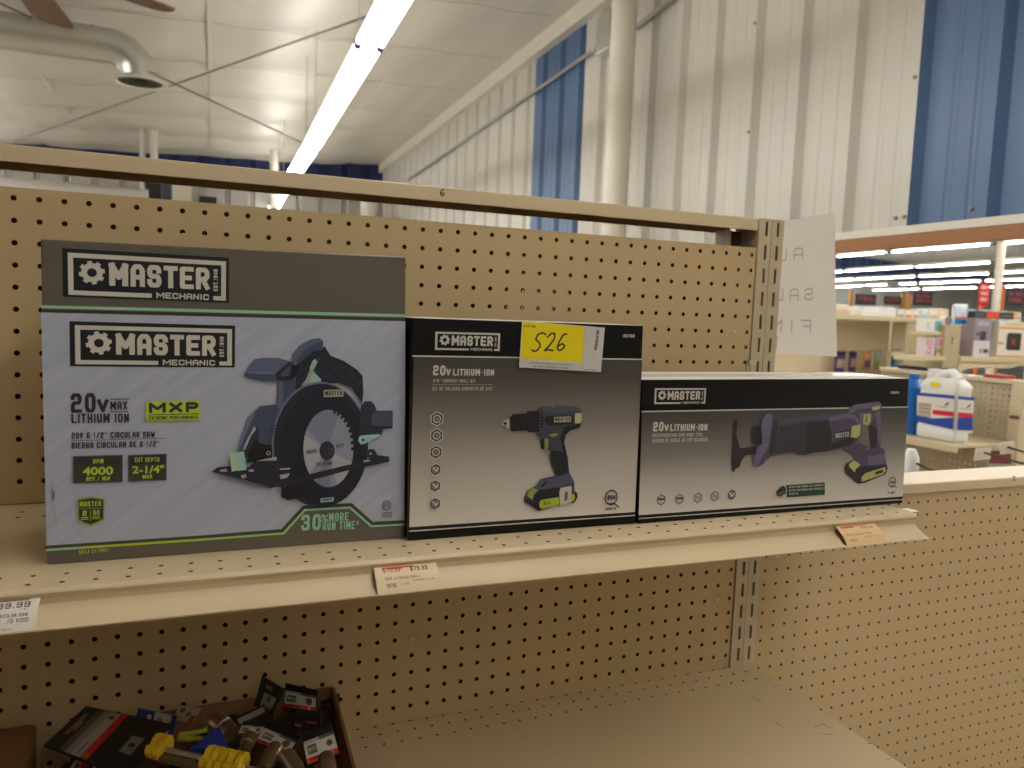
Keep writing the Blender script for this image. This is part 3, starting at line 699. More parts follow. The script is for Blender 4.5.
# battery, lever, base plate
F1.px(mb, B([(505,575),(530,545),(580,545),(605,570),(622,615),(745,615),(745,752),(670,757)])+D([(660,150),(560,160),(480,170)]), NV2)
F1.px(mb, B([(590,640),(620,617),(745,615),(745,752),(620,752),(580,720)]), SL); F1.px(mb, B([(580,720),(620,735),(745,735),(745,752),(660,757),(620,752)]), NV)
F1.px(mb, D([(480,190),(490,160),(512,152),(640,143),(650,155),(630,168),(560,200),(540,215),(500,222)]), MNT); F1.disc(mb, 362.3,439.3, .06, NV)
F1.px(mb, C([(48,432),(95,398),(190,385),(330,395),(380,350),(545,315),(560,345),(690,370),(690,400),(480,395),(640,440),(600,490)])+D([(0,475),(400,378),(540,350),(620,300),(718,315),(718,355),(420,415),(0,528)])+C([(580,540),(500,556),(380,525),(230,480)]), NV)
F1.px(mb, C([(48,432),(60,428),(230,472),(380,515),(490,545),(488,558),(330,520)]), SL2)
F1.px(mb, C([(112,415),(165,406),(172,430),(120,432)]), PALE); F1.px(mb, C([(270,460),(310,446),(318,470),(290,485)]), PALE); F1.px(mb, C([(335,412),(375,412),(370,432),(335,430)]), PALE); F1.px(mb, C([(570,455),(650,440),(630,475),(580,488)]), PALE); F1.px(mb, C([(380,350),(470,330),(548,315),(548,345),(470,345)]), PALE); F1.px(mb, C([(570,405),(650,400),(650,412),(570,416)]), PALE)
F1.px(mb, D([(525,358),(520,345),(545,338),(580,345)]), PALE)
F1.px(mb, D([(545,290),(560,258),(600,258),(622,290),(620,310),(560,318)]), NV); F1.disc(mb, 370,453, .05, PALE)
F1.disc(mb, 268.2,452.4, .085, PALE); F1.disc(mb, 268.2,452.4, .05, BK)
F1.px(mb, C([(185,290),(228,280),(240,420),(205,430)]), MNT2); F1.px(mb, C([(228,280),(297,275),(318,415),(240,424)]), MNT)
for k in range(4): F1.line(mb, C([(500+8*k*0,75+25*k),(555,72+25*k)]), .03, NV)
rect_px(F1, mb, 323.2,389.6,342.8,396.6, ink((186,180,172)), -.6); F1.text(mb, 'MASTER', 324.4,395.4,341.8,394.8,390.6, BK, t=.24)
rect_px(F1, mb, 320,497.4,333,501.6, ink((158,186,196)), -1.2); F1.text(mb, 'MXP', 322,500.6,331.4,499.8,497.8, NV, t=.24)
mb.build('product_picture', B1)

# ---- middle box: drill
Y2 = -10.16
B2 = thing('drill_box', (-19.5,Y2+2.3,SZ), 'middle tool box, black and silver with a printed drill and a yellow numbered lot sticker', 'tool box', 'tool boxes on the shelf')
M_kraft = mat('kraft_edge', (120,92,66), .8); M_blk = mat('black_carton', (16,15,16), .5, var=.08, scale=6, spec=.2)
x0,x1,zb,zt = carton(B2, [(412.6,317.5),(643.5,325.5),(635,523.5),(408.5,541.5)], Y2, 4.6, mat('silver_carton', (186,180,172), .45), M_blk)
mb = MB(); mb.box((x0-.012,Y2+.03,zb+.05),(x0-.002,Y2+.14,zt-.05), M_kraft); mb.build('cut_edge', B2)
F2 = box_face(Y2-.004)
GR2 = gradient('black_to_silver_print', [(0,(214,207,199)),(.3,(182,175,167)),(.6,(126,120,114)),(.85,(80,76,72)),(1,(66,63,60))])
mb = MB(); F2.px(mb, [(414,355),(642.2,359),(634.9,512),(409.2,527.2)], GR2); mb.build('front_print', B2)
mb = MB(); F2.line(mb, [(413,356),(641.8,359.4)], .055, ink((212,208,204))); mb.build('accent_stripe', B2); mb = MB(); F2.line(mb, [(409.4,531.2),(634.6,515.3)], .055, ink((196,192,188))); mb.build('accent_stripe', B2); mb = MB(); F2.line(mb, [(409.3,528),(634.8,512.7)], .07, K_); mb.build('accent_stripe', B2)
logo(F2, [(435.4,331.5),(500,333.2),(499.7,350.8),(435,350)], B2, False)
mb = MB(); LT = ink((204,200,194)); LT2 = ink((176,170,164))
F2.text(mb, '20', 432.8,375.2,445.4,375.4,365.2, LT, t=.25); F2.text(mb, 'V', 446,375.4,450.4,375.5,368.8, LT, t=.26); F2.text(mb, 'LITHIUM-ION', 452.8,375.5,493.8,375.7,368.8, LT, t=.22)
F2.text(mb, '3/8" COMPACT DRILL KIT', 432.8,382.4,475.2,382.6,379, LT2, t=.22); F2.line(mb, [(432.4,384.4),(492.4,384.6)], .015, LT2)
F2.text(mb, 'KIT DE TALADRO COMPACTO DE 3/8"', 432.4,390.4,493,390.4,386.8, LT2, t=.22)
F2.text(mb, '190766', 622.4,337.4,634.4,337.6,334.2, LT, t=.24)
mb.build('lettering', B2)
HXL = ink((206,202,196)); HXD = ink((70,68,66)); HXM = ink((130,126,120))
def hex_icon(F, x, y, r, parent, kind):
    mb = MB(); F.disc(mb, x,y, r*1.12, HXL, 6, rot=math.pi/2); F.disc(mb, x,y, r*.98, HXD, 6, rot=math.pi/2)
    if kind == 0: F.disc(mb, x,y, r*.62, HXL, 12, ring=r*.16); F.disc(mb, x,y, r*.3, HXM, 10)
    elif kind == 1: F.disc(mb, x,y, r*.7, HXM, 6, rot=math.pi/2); F.line(mb, [(x-2.4,y-2),(x+1,y+1.6),(x+2.6,y-1.4)], r*.22, HXL)
    elif kind == 2: F.disc(mb, x,y, r*.8, ink((176,172,166)), 6, rot=math.pi/2); F.line(mb, [(x-3,y-.6),(x+3,y-.9)], r*.35, HXD)
    else: F.disc(mb, x,y, r*.8, ink((176,172,166)), 6, rot=math.pi/2); F.line(mb, [(x-2,y+2),(x-2,y-2),(x+2,y+1.6),(x+2,y-2)], r*.16, HXM)
    return mb.build('feature_icon', parent)
for k,(x,y,kd) in enumerate(((436.9,418.8,0),(436.5,435.4,0),(435.8,452,0),(435.4,469.4,1),(435,485.8,1),(434.8,503.5,1))): hex_icon(F2, x,y, .285 if k < 3 else .25, B2, kd)
def sgs(F, x, y, r, parent, sub, sx0, sx1, sy):
    mb = MB(); F.disc(mb, x,y, r, K_, 28, ring=r*.16, sy=1.08); u = abs(F.to_uv(x+10,y)[0]-F.to_uv(x,y)[0])/10; pr_ = r/u
    F.line(mb, [(x-pr_*.2,y+pr_*1.0),(x+pr_*.5,y+pr_*.95),(x+pr_*1.15,y+pr_*1.5)], r*.16, K_)
    F.text(mb, 'SGS', x-pr_*.62,y+pr_*.38,x+pr_*.66,y+pr_*.34,y-pr_*.34, K_, t=.2)
    F.text(mb, sub, sx0,sy,sx1,sy-.6,sy-2.4, K_, t=.22); mb.build('safety_mark', parent)
sgs(F2, 610.7,497.2, .34, B2, '809878', 604.6,615, 510)
# drill picture
E_ = lambda s: [(500+x/11.378, 400+y/11.378) for x,y in s]; G_ = lambda s: [(515+x/11.814, 450+y/11.814) for x,y in s]
DR = ink((62,64,80)); DR2 = ink((78,82,100)); DRB = ink((32,31,38)); OL = ink((134,146,74)); OL2 = ink((178,190,128)); LM2 = ink((168,180,60))
mb = MB()
F2.px(mb, E_([(10,255),(30,245),(70,215),(100,215),(105,320),(75,320),(60,285),(15,285)]), ink((180,178,178))); F2.px(mb, E_([(22,265),(60,245),(75,270),(60,285)]), K_)
F2.px(mb, E_([(105,200),(140,160),(300,150),(305,125),(400,120),(480,130),(490,250),(470,370),(410,365),(310,360),(300,345),(130,355),(108,320)]), DRB)
F2.px(mb, E_([(410,110),(440,75),(560,65),(680,65),(860,70),(915,110),(925,250),(905,310),(780,350),(740,400),(725,480),(770,683),(560,683),(575,590),(540,560),(460,555),(465,440),(400,380),(440,370),(490,250),(480,150)]), DR)
F2.px(mb, E_([(440,75),(560,65),(860,70),(915,110),(900,130),(780,125),(700,150),(560,140),(500,140)]), DR2)
F2.px(mb, E_([(500,200),(540,180),(830,175),(830,270),(560,290),(510,260)]), DRB); F2.px(mb, E_([(730,300),(905,265),(900,310),(790,345),(740,400),(725,480),(760,640),(720,640),(680,420)]), DRB)
F2.px(mb, E_([(460,440),(500,435),(500,555),(460,555)]), DRB); F2.px(mb, E_([(500,435),(545,440),(545,520),(530,565),(500,560)]), OL)
F2.px(mb, E_([(545,400),(580,380),(660,375),(650,400),(600,420)]), OL); F2.px(mb, E_([(845,150),(920,145),(922,240),(900,262),(845,265)]), OL2); F2.px(mb, E_([(565,70),(600,60),(620,72),(600,80)]), OL)
rect_px(F2, mb, 553.6,416.8,570.4,422.2, ink((190,176,160)), -.6); F2.text(mb, 'MASTER', 554.4,421.4,569.8,420.8,417.4, DRB, t=.24)
for k in range(6): F2.disc(mb, 539.6+.3*math.sin(k), 412.4+k*3.2, .03, ink((120,120,124)), 8)
F2.px(mb, E_([(560,600),(720,600),(768,680)])+G_([(610,60),(625,200),(635,265),(690,370),(695,480),(725,500),(730,550),(690,620),(450,660),(270,715),(110,610),(100,560),(130,480),(200,440),(240,420),(290,340),(460,300),(465,270),(420,160),(400,60)]), DR)
F2.px(mb, G_([(420,0),(560,20),(610,80),(625,180),(600,275),(480,300),(465,250),(420,150)]), DRB); F2.px(mb, G_([(240,420),(290,340),(350,345),(400,330),(560,300),(640,275),(690,370),(520,430),(380,450),(280,460)]), DR2); F2.px(mb, G_([(290,420),(370,360),(380,370),(310,440)]), DRB)
F2.px(mb, G_([(270,470),(520,440),(520,560),(270,600),(200,580)]), DRB); F2.px(mb, G_([(105,560),(200,600),(270,600),(720,500),(730,550),(690,620),(450,660),(270,715),(110,610)]), DRB)
F2.px(mb, G_([(130,500),(200,440),(270,465),(210,520),(200,580),(140,540)]), OL); F2.px(mb, G_([(275,620),(300,585),(510,550),(515,640),(300,690),(280,660)]), LM2); F2.px(mb, G_([(650,525),(690,510),(700,560),(680,600),(650,610)]), LM2)
F2.text(mb, 'MASTER', 543,505,550,503.8,501.4, ink((90,98,40)), t=.24)
F2.px(mb, G_([(525,450),(540,440),(650,420),(662,430),(650,620),(525,650),(512,500)]), ink((196,186,184))); F2.px(mb, G_([(575,510),(600,475),(615,500),(610,580),(590,600),(570,580)]), ink((110,100,92)))
mb.build('product_picture', B2)
# lot sticker
mb = MB(); F2.k += 4; SW = ink((206,202,198), .6); SY = ink((232,214,16), .55); PEN = ink((46,44,40))
F2.px(mb, [(518.1,367.2),(599.9,372),(603.8,327.6),(521.2,320.8)], SW); F2.px(mb, [(520,358.4),(580.8,362.6),(584.1,326.6),(521.5,321.2)], SY)
F2.line(mb, [(583.8,326.4),(580.4,370.6)], .012, ink((140,136,130)))
F2.text(mb, 'LOT#', 522.8,327.2,534.6,328,324.2, PEN, 'f', bold=.02)
for pl in ([(544.6,334.2),(541.5,332.6),(537,334.4),(534.8,339.4),(538.6,342.6),(539.4,346),(536,350.6),(532.6,351.2),(530.8,349.8)],[(546.6,337),(550.4,333.2),(554,333.6),(553.2,339),(548,346),(543.6,350.4),(547,349.6),(551.8,350.4)],[(565.6,333.8),(562.4,334.6),(558.2,341.4),(556.2,348),(558,350.4),(561.6,349),(563.8,345.6),(561.2,343.4),(557.4,346)]):
    F2.line(mb, pl, .075, PEN)
for x0_,x1_,y_ in ((528.5,571,363.3),(532,567,366.6)): F2.text(mb, 'SEE TERMS AND CONDITIONS OF SALE POSTED', x0_,y_,x1_,y_+2,y_-1.4, ink((110,106,100)), t=.2)
a = F2.to_uv(598.2,330.6); b = F2.to_uv(596,350)
L = math.hypot(b[0]-a[0], b[1]-a[1]); d_ = ((b[0]-a[0])/L,(b[1]-a[1])/L); nrm = (-d_[1], d_[0]); hgt = .16
ps = font_text('BUYER#', L, hgt, .02); F2.many(mb, [[(a[0]+x*d_[0]+(y-hgt)*nrm[0], a[1]+x*d_[1]+(y-hgt)*nrm[1]) for x,y in p] for p in ps], PEN)
F2.text(mb, 'BIDDER COPY', 583.6,369.8,596,370.6,368.8, ink((130,126,120)), t=.2)
look(mb.build('lot_sticker', B2), 'yellow and white lot sticker with a handwritten 526')

# ---- right box: reciprocating saw
Y3 = -10.27
B3 = thing('reciprocating_saw_box', (-5.4,Y3+2.2,SZ), 'long low tool box at right, black and silver with a printed reciprocating saw', 'tool box', 'tool boxes on the shelf')
x0,x1,zb,zt = carton(B3, [(642.3,379.5),(909.2,378.4),(902.6,502.6),(638,524)], Y3, 4.3, mat('silver_carton', (186,180,172), .45), M_blk)
F3 = box_face(Y3-.004)
GR3 = gradient('black_to_silver_print_long', [(0,(214,208,202)),(.25,(186,180,174)),(.55,(126,121,116)),(.85,(80,76,73)),(1,(64,61,59))])
mb = MB(); F3.px(mb, [(642.2,411.2),(908.1,406.4),(902.6,497.2),(638.6,516)], GR3); mb.build('front_print', B3)
mb = MB(); F3.line(mb, [(642.2,411.6),(907.9,407)], .055, ink((212,208,204))); mb.build('accent_stripe', B3); mb = MB(); F3.line(mb, [(638.8,518.6),(902.6,499.4)], .05, ink((196,192,188))); mb.build('accent_stripe', B3); mb = MB(); F3.line(mb, [(638.9,515.8),(902.7,497)], .07, K_); mb.build('accent_stripe', B3)
logo(F3, [(654.3,388.1),(705.9,388.1),(705.4,403.6),(654.8,404)], B3, False)
mb = MB()
F3.text(mb, '20', 652.8,431.4,663.2,431.1,422, LT, t=.25); F3.text(mb, 'V', 664,431.1,668.4,431,424.6, LT, t=.26); F3.text(mb, 'LITHIUM-ION', 670,431,707,430.4,424.2, LT, t=.22)
F3.text(mb, 'RECIPROCATING SAW BARE TOOL', 652.2,437.2,702.8,436.2,433.6, LT2, t=.22); F3.text(mb, 'SIERRA DE SABLE DE 20V DESNUDA', 652.2,442.6,707.6,441.2,438.8, LT2, t=.22)
F3.text(mb, '193081', 890.2,393.7,899,393.6,391.4, LT, t=.24)
mb.build('lettering', B3)
for k,(x,y,kd) in enumerate(((661,499.8,2),(679.1,498.9,2),(697.5,497.6,3),(714.5,496,3),(731.1,494.5,1))): hex_icon(F3, x,y, .285, B3, kd)
mb = MB(); GREEN = ink((34,62,46)); F3.px(mb, [(786,497.2),(824.2,494.6),(824.2,482.2),(785.5,485)], GREEN)
for y in (487,490.4,493.8): F3.text(mb, 'BATTERY AND CHARGER SOLD SEPARATELY'[:36 if y < 493 else 12], 788.4,y+1,823.4 if y < 493 else 798,y+1-(2.3 if y < 493 else .6),y-1, ink((168,180,170)), t=.2)
F3.disc(mb, 780.4,491.3, .37, ink((204,200,194)), 24); F3.disc(mb, 780.4,491.3, .33, K_, 24, ring=.02)
F3.px(mb, [(775.6,491.5),(779,487),(783,485.6),(785,488),(785.4,493),(780,496.4),(776.4,495.6)], ink((48,46,46))); F3.px(mb, [(777,493.4),(784.6,490.4),(784.8,491.8),(778,495)], ink((96,94,92)))
mb.build('notice_banner', B3)
sgs(F3, 891.4,482, .28, B3, '81 H027', 886.6,894.6, 494)
H_ = lambda s: [(725+x/9.6, 395+y/9.6) for x,y in s]; I_ = lambda s: [(805+x/8.089, 395+y/8.089) for x,y in s]
PU = ink((76,70,92)); PU2 = ink((100,94,122)); PU3 = ink((58,52,66)); PUD = ink((44,38,46)); YG = ink((176,176,112))
mb = MB()
F3.px(mb, H_([(80,270),(95,240),(115,240),(110,290),(100,380),(130,480),(135,510),(250,495),(290,480),(290,560),(190,580),(155,620),(130,690),(90,710),(85,735),(60,730),(60,640),(68,400),(75,330)]), PUD)
F3.px(mb, H_([(240,390),(255,340),(265,300),(340,300),(350,470),(290,480),(260,460)]), PUD)
F3.px(mb, H_([(430,260),(520,240),(864,190)])+I_([(0,175),(150,160),(330,135),(350,100),(395,75),(540,55),(590,50),(615,75),(622,200),(610,330),(600,420),(635,440),(650,560),(655,600),(640,640),(470,710),(420,715),(320,630),(312,590),(330,550),(395,520),(390,490),(340,455),(290,430),(150,455),(0,470)])+H_([(864,545),(760,575),(690,570),(640,545),(430,585),(400,620)]), PU)
F3.px(mb, I_([(430,150),(530,140),(545,190),(500,250),(505,300),(520,430),(470,450),(400,400),(440,330),(445,230)]), ink((106,101,96)))
F3.px(mb, I_([(340,455),(300,432),(370,408),(430,380),(505,420),(470,445),(500,480),(395,520),(390,490)]), PU)
F3.px(mb, H_([(510,300),(860,230),(864,545),(760,575),(690,570),(640,545),(480,560),(500,400)])+[], PU3)
F3.px(mb, I_([(0,230),(180,200),(210,330),(200,450),(0,470)]), PUD); F3.px(mb, I_([(210,390),(380,330),(400,370),(360,405),(160,455),(120,450)]), PUD)
F3.px(mb, I_([(180,180),(330,150),(395,160),(440,220),(435,245),(390,195),(320,185),(200,215)]), PU2)
F3.px(mb, I_([(350,110),(395,80),(580,55),(610,75),(600,100),(420,110),(380,140),(340,150)]), PU2)
F3.px(mb, I_([(505,260),(530,240),(570,270),(580,380),(560,425),(520,430)]), PUD); F3.px(mb, I_([(560,150),(600,120),(610,300),(595,400),(580,390),(575,260)]), PU2)
F3.px(mb, I_([(500,500),(640,470),(650,550),(500,580)]), PU2); F3.px(mb, I_([(400,600),(480,570),(655,560),(658,600),(640,640),(470,710),(425,715),(320,630),(312,590),(345,545)]), PUD)
F3.px(mb, I_([(345,560),(390,525),(440,560),(400,600),(395,625),(350,580)]), YG); F3.px(mb, I_([(450,660),(480,630),(640,580),(645,610),(620,640),(480,690),(450,700)]), YG); F3.px(mb, I_([(560,620),(620,600),(620,625),(560,645)]), PUD)
F3.px(mb, I_([(370,250),(440,235),(435,320),(410,345),(362,340)]), YG); F3.px(mb, I_([(465,155),(520,152),(520,215),(500,242),(462,235)]), YG); F3.px(mb, I_([(530,95),(605,85),(595,110),(565,122),(535,120)]), YG); F3.px(mb, I_([(480,165),(495,160),(495,225),(478,225)]), ink((130,120,70)))
F3.px(mb, I_([(230,300),(350,278),(350,340),(235,360)]), K_); F3.text(mb, 'MASTER', 834.4,438.2,847.6,436.4,433, ink((190,182,176)), t=.24)
F3.px(mb, H_([(335,300),(350,230),(385,180),(430,172),(450,185),(440,330),(420,420),(400,540),(340,600),(300,690),(270,680),(255,650),(265,600),(300,510),(345,460)]), PU2); F3.px(mb, H_([(430,172),(460,190),(465,260),(430,430),(415,580),(350,665),(300,690),(340,600),(405,500),(425,350),(445,200)]), PU)
F3.px(mb, H_([(465,240),(500,260),(495,400),(470,560),(420,580),(440,420)]), PU3)
mb.build('product_picture', B3)

# ------------------------------------------------------------------ price tags in the channel
CH = [(YF-.04,SZ-.3),(YF-.26,SZ-.4),(YF-.5,SZ-.54),(YF-.7,SZ-.72),(YF-.83,SZ-.9),(YF-.9,SZ-1.06)]
CHL = [0]
for (a,b),(c,d) in zip(CH,CH[1:]): CHL.append(CHL[-1]+math.hypot(c-a,d-b))
def on_tag(u, v, k, off=.006):
    """u = X, v = height above the lower lip, measured along the curved tag"""
    s_ = max(0,min(CHL[-1]-1e-6, CHL[-1]-v)); i = max(j for j in range(len(CHL)-1) if CHL[j] <= s_)
    t = (s_-CHL[i])/(CHL[i+1]-CHL[i]); y = CH[i][0]+(CH[i+1][0]-CH[i][0])*t; z = CH[i][1]+(CH[i+1][1]-CH[i][1])*t
    ny,nz = -(CH[i+1][1]-CH[i][1]), (CH[i+1][0]-CH[i][0]); L = math.hypot(ny,nz); 
    if ny > 0: ny,nz = -ny,-nz
    return (u, y+ny/L*(off+.0015*k), z-abs(nz)/L*0+(.0015*k+off)*abs(nz)/L)
HT = CHL[-1]
def price_tag(xa, xb, paper, label, rows):
    Xm = (xa+xb)/2
    t = thing('price_tag', (Xm,YF-.5,SZ-1.06), label, 'price tag', 'price tags on the shelf edge')
    mb = MB(); n = 14
    mb.grid(lambda u,v: on_tag(xa+(xb-xa)*u, HT*v, 0), 4, n, paper)
    mb.grid(lambda u,v: on_tag(xa+(xb-xa)*u, HT*v, 0, .001), 4, n, paper)
    mb.build('paper', t, smooth=True)
    F = Face(None, on_tag); mb = MB()
    for kind, a, b, v0, v1, s_, c in rows:
        u0 = xa+(xb-xa)*a; u1 = xa+(xb-xa)*b
        if kind == 'bar': F.many(mb, [[(u0+(u1-u0)*i/6,v0),(u0+(u1-u0)*(i+1)/6,v0),(u0+(u1-u0)*(i+1)/6,v1),(u0+(u1-u0)*i/6,v1)] for i in range(6)], ink(c))
        else: F.many(mb, [[(u0+x,v0+y) for x,y in p] for p in block_text(s_,u1-u0,v1-v0,.17)], ink(c))
    mb.build('lettering', t)
ZT = -14.7
xa = onY(-22,600,-12.6).x; xb = onY(38.5,610,-12.6).x
price_tag(xa, xb, ink((226,220,208),.6), 'white price tag at the far left of the shelf edge, cut by the photo edge', [
 ('bar',.1,.82,1.12,1.17,'',(150,60,60)),('t',.16,.85,.82,1.06,'$99.99',(52,50,50)),('t',.7,.84,.72,.77,'LBT',(120,118,114)),('t',.3,.84,.48,.6,'CIRCULAR SAW',(90,86,80)),('t',.48,.86,.28,.42,'.13 VOID',(90,86,80)),('t',.3,.62,.06,.12,'211901',(150,100,90))])
xa = onY(375,578,-12.6).x; xb = onY(438,575,-12.6).x
price_tag(xa, xb, ink((226,206,172),.6), 'pale price tag between the two larger boxes, old price struck out in red', [
 ('bar',0,.1,0.02,1.18,'',(224,216,200)),('bar',.92,1,.02,1.18,'',(224,216,200)),
 ('t',.13,.4,.86,1.08,'$119.99',(150,120,100)),('bar',.12,.62,1.05,1.13,'',(206,60,50)),('bar',.2,.44,1.0,1.08,'',(206,50,44)),('t',.56,.84,.84,1.08,'$79.99',(110,84,66)),('t',.14,.7,.5,.62,'20V LITHIUM DRILL',(140,112,88)),('t',.14,.3,.2,.36,'190766',(130,104,80)),('t',.36,.5,.26,.34,'1 EA',(150,120,96)),('t',.56,.9,.36,.44,'COMPACT 3/8',(150,120,96))])
xa = onY(840,533,-12.6).x; xb = onY(879.5,529,-12.6).x
price_tag(xa, xb, ink((222,192,146),.6), 'yellowed price tag under the right box, with red marks at its top', [
 ('bar',.1,.42,1.0,1.12,'',(190,84,60)),('bar',.42,.8,1.08,1.12,'',(190,84,60)),('t',.58,.86,.86,1.02,'$89.99',(170,120,80)),('t',.1,.7,.5,.62,'RECIPROCATING',(160,122,84)),('t',.1,.3,.2,.32,'193081',(170,110,80)),('t',.5,.9,.34,.42,'BARE TOOL',(170,130,90))])
mb = MB(); q = [onZ(903,508.8,SZ), onZ(911,512,SZ)]
mb.box((q[0].x-.15,-11.9,SZ+.003),(q[0].x+.4,-11.2,SZ+.012), ink((232,226,212),.3)); mb.build('clear_label', sh)

# ------------------------------------------------------------------ things on the walls and ceiling
# white round post in front of the ribbed wall
PX = onX(620,100,52); r_ = 2.75
p = thing('round_post', (52,PX.y,-FZ), 'thick white round post standing in front of the white ribbed wall', 'post')
mb = MB(); mb.tube([(52,PX.y,-FZ),(52,PX.y,72)], r_, M_offwhite, 24); mb.build('shaft', p, smooth=True)
mb = MB(); mb.box((48,PX.y-4,-FZ),(56,PX.y+4,-FZ+.6), M_offwhite); mb.build('base_plate', p)
mb = MB(); mb.box((48,PX.y-4,71.2),(56,PX.y+4,72), M_offwhite); mb.build('cap_plate', p)
# conduit along the wall with its box
M_cond = mat('grey_conduit', (150,146,138), .5, .2)
pa = onX(408,180,59); pb = onX(606,42,59); pc = onX(634,29,59); pd = onX(680,-6,59)
cd = thing('electrical_conduit', (59,pb.y,pb.z), 'thin grey conduit running along the upper white wall with a small junction box', 'conduit')
mb = MB(); mb.tube([pa, pb+Vector((0,3,0))], .55, M_cond, 8); mb.build('conduit', cd, smooth=True)
mb = MB(); mb.tube([pb+Vector((0,-3,0)), pc, pd], .55, M_cond, 8); mb.build('conduit', cd, smooth=True)
q = onX(608,33,58); mb = MB(); mb.box((56.5,q.y-3.4,q.z-4.6),(60,q.y+3.4,q.z+4.6), M_galv); mb.build('junction_box', cd, bevel=.2)
q2 = onX(597,44,58.6); mb = MB(); mb.tube([onX(593,52,59), onX(600,38,58), onX(605,30,58)], .5, M_galv, 8); mb.build('offset_bend', cd, smooth=True)
mb = MB()
M_screw = mat('screw_head', (150,140,124), .4, .5)
for k,(x,y) in enumerate(((755.5,23),(749,132),(915.5,77),(896,218),(905,217),(972,208.5))):
    q = onX(x,y,60); m_ = MB(); m_.tube([(59.98,q.y,q.z),(59.7,q.y,q.z),(59.6,q.y,q.z)], [.3,.3,.15], M_screw, 8)
    tag(m_.build('wall_screw', smooth=True), 'small screw head in the right wall, %s' % ['high on the white panel near the post','halfway down the white panel above the paper sign','near the edge of the right blue panel','low at left beside the right blue panel','low at right beside the right blue panel','low on the right blue panel'][k], 'screw')
# big galvanised duct with an elbow and round diffuser
dy = 190
a = onY(-60,29,dy); b = onY(103,45,dy); el = onY(132,50,dy); dn = onY(133,66,dy)
R_ = (onY(60,24,dy)-onY(60,60,dy)).length/2
dt = thing('ventilation_duct', (b.x,dy,b.z), 'round galvanised air duct under the ceiling at the top left', 'duct')
mb = MB(); mb.tube([(a.x-60,dy,b.z+ (a.z-b.z)*0), (b.x,dy,b.z)], R_, M_galv, 24); mb.build('duct_run', dt, smooth=True)
for k in range(8):
    x = b.x-2-k*24; mb = MB(); mb.tube([(x-.35,dy,b.z),(x+.35,dy,b.z)], R_+.25, M_galv, 24); mb.build('seam_ring', dt, smooth=True)
mb = MB(); cx = el.x; zc = b.z
pts = [(b.x,dy,zc),(b.x+R_*.5,dy,zc),(b.x+R_*1.25,dy,zc-R_*.25),(b.x+R_*1.75,dy,zc-R_*.8),(b.x+R_*1.95,dy,zc-R_*1.5)]
mb.tube(pts, R_*.98, M_galv, 24); mb.build('elbow', dt, smooth=True, angle=20)
zb_ = zc-R_*1.9; xc = b.x+R_*1.95
mb = MB(); mb.tube([(xc,dy,zc-R_*1.4),(xc,dy,zb_+.8)], R_*.9, M_galv, 24, cap=False); mb.build('drop_collar', dt, smooth=True)
mb = MB(); rr = R_*1.6
mb.lathe(xc,dy,[(R_*.92,zb_+1.6),(rr*.9,zb_+.7),(rr,zb_+.1),(rr,zb_-.1),(rr*.82,zb_-.1),(rr*.78,zb_+.6)], M_offwhite); mb.build('diffuser_rim', dt, smooth=True)
mb = MB()
for f in (.75,.5,.25): mb.tube([(xc,dy,zb_+.58),(xc,dy,zb_+.2)], [rr*f*.7,rr*f], mat('diffuser_grey', (58,54,48), .6), 24, cap=False)
mb.tube([(xc,dy,zb_+.7),(xc,dy,zb_+.6)], rr*.84, mat('diffuser_grey', (58,54,48), .6), 24)
mb.build('diffuser_vanes', dt, smooth=True)
for x in (b.x-14, b.x-70):
    mb = MB(); mb.box((x-1,dy-.5,b.z),(x+1,dy+.5,ceil_z(x,dy)-.5), mat('strap_grey', (150,156,160), .5)); mb.build('hanger_strap', dt)
# ceiling fan: only two blades reach into the photo
fz = 42; FH = onZ(2,-47,fz)
fan = thing('ceiling_fan', (FH.x,FH.y,fz), 'ceiling fan with brown wood blades cut off by the top left of the photo', 'ceiling fan')
mb = MB(); mb.tube([(FH.x,FH.y,fz+4),(FH.x,FH.y,fz+3),(FH.x,FH.y,fz-2),(FH.x,FH.y,fz-4),(FH.x,FH.y,fz-4.6)], [2,4.5,5,3.6,.6], M_offwhite, 24); mb.build('motor', fan, smooth=True)
mb = MB(); mb.tube([(FH.x,FH.y,fz+4),(FH.x,FH.y,ceil_z(FH.x,FH.y)-.5)], .5, M_offwhite, 12); mb.build('downrod', fan, smooth=True)
tips = [onZ(57,25,fz), onZ(171,11,fz)]
angs = [math.atan2(t.y-FH.y, t.x-FH.x) for t in tips]
lens = [math.hypot(t.y-FH.y, t.x-FH.x) for t in tips]
if abs(angs[0]-angs[1]) > 0:
    d_a = (angs[0]-angs[1])
    base_angs = angs+[angs[0]+d_a+(2*math.pi-2*abs(d_a))*0, ] if False else angs
    rest = [angs[0]+math.copysign(k*(2*math.pi-abs(d_a))/4, d_a) for k in (1,2,3)]
for k,ag in enumerate(angs+rest):
    L = lens[k] if k < 2 else sum(lens)/2
    ca,sa = math.cos(ag), math.sin(ag)
    def fb(l, s_, h): return (FH.x+ca*l-sa*s_, FH.y+sa*l+ca*s_, fz+h+s_*.16)
    hw = 3.2
    out = [(6.5,-1.6),(9,-hw*.85),(L-3,-hw),(L-.7,-hw*.8),(L,-hw*.2),(L,hw*.3),(L-.9,hw*.85),(L-3,hw),(9,hw*.85),(6.5,1.6)]
    mb = MB(); mb.prism(out, lambda u,v,h: fb(u,v,h), -.12, .12, M_fan); mb.build('blade', fan)
    mb = MB(); mb.prism([(3,-1),(9,-1.4),(9,1.4),(3,1)], lambda u,v,h: fb(u,v,h), .13, .3, M_dark); mb.build('blade_bracket', fan)
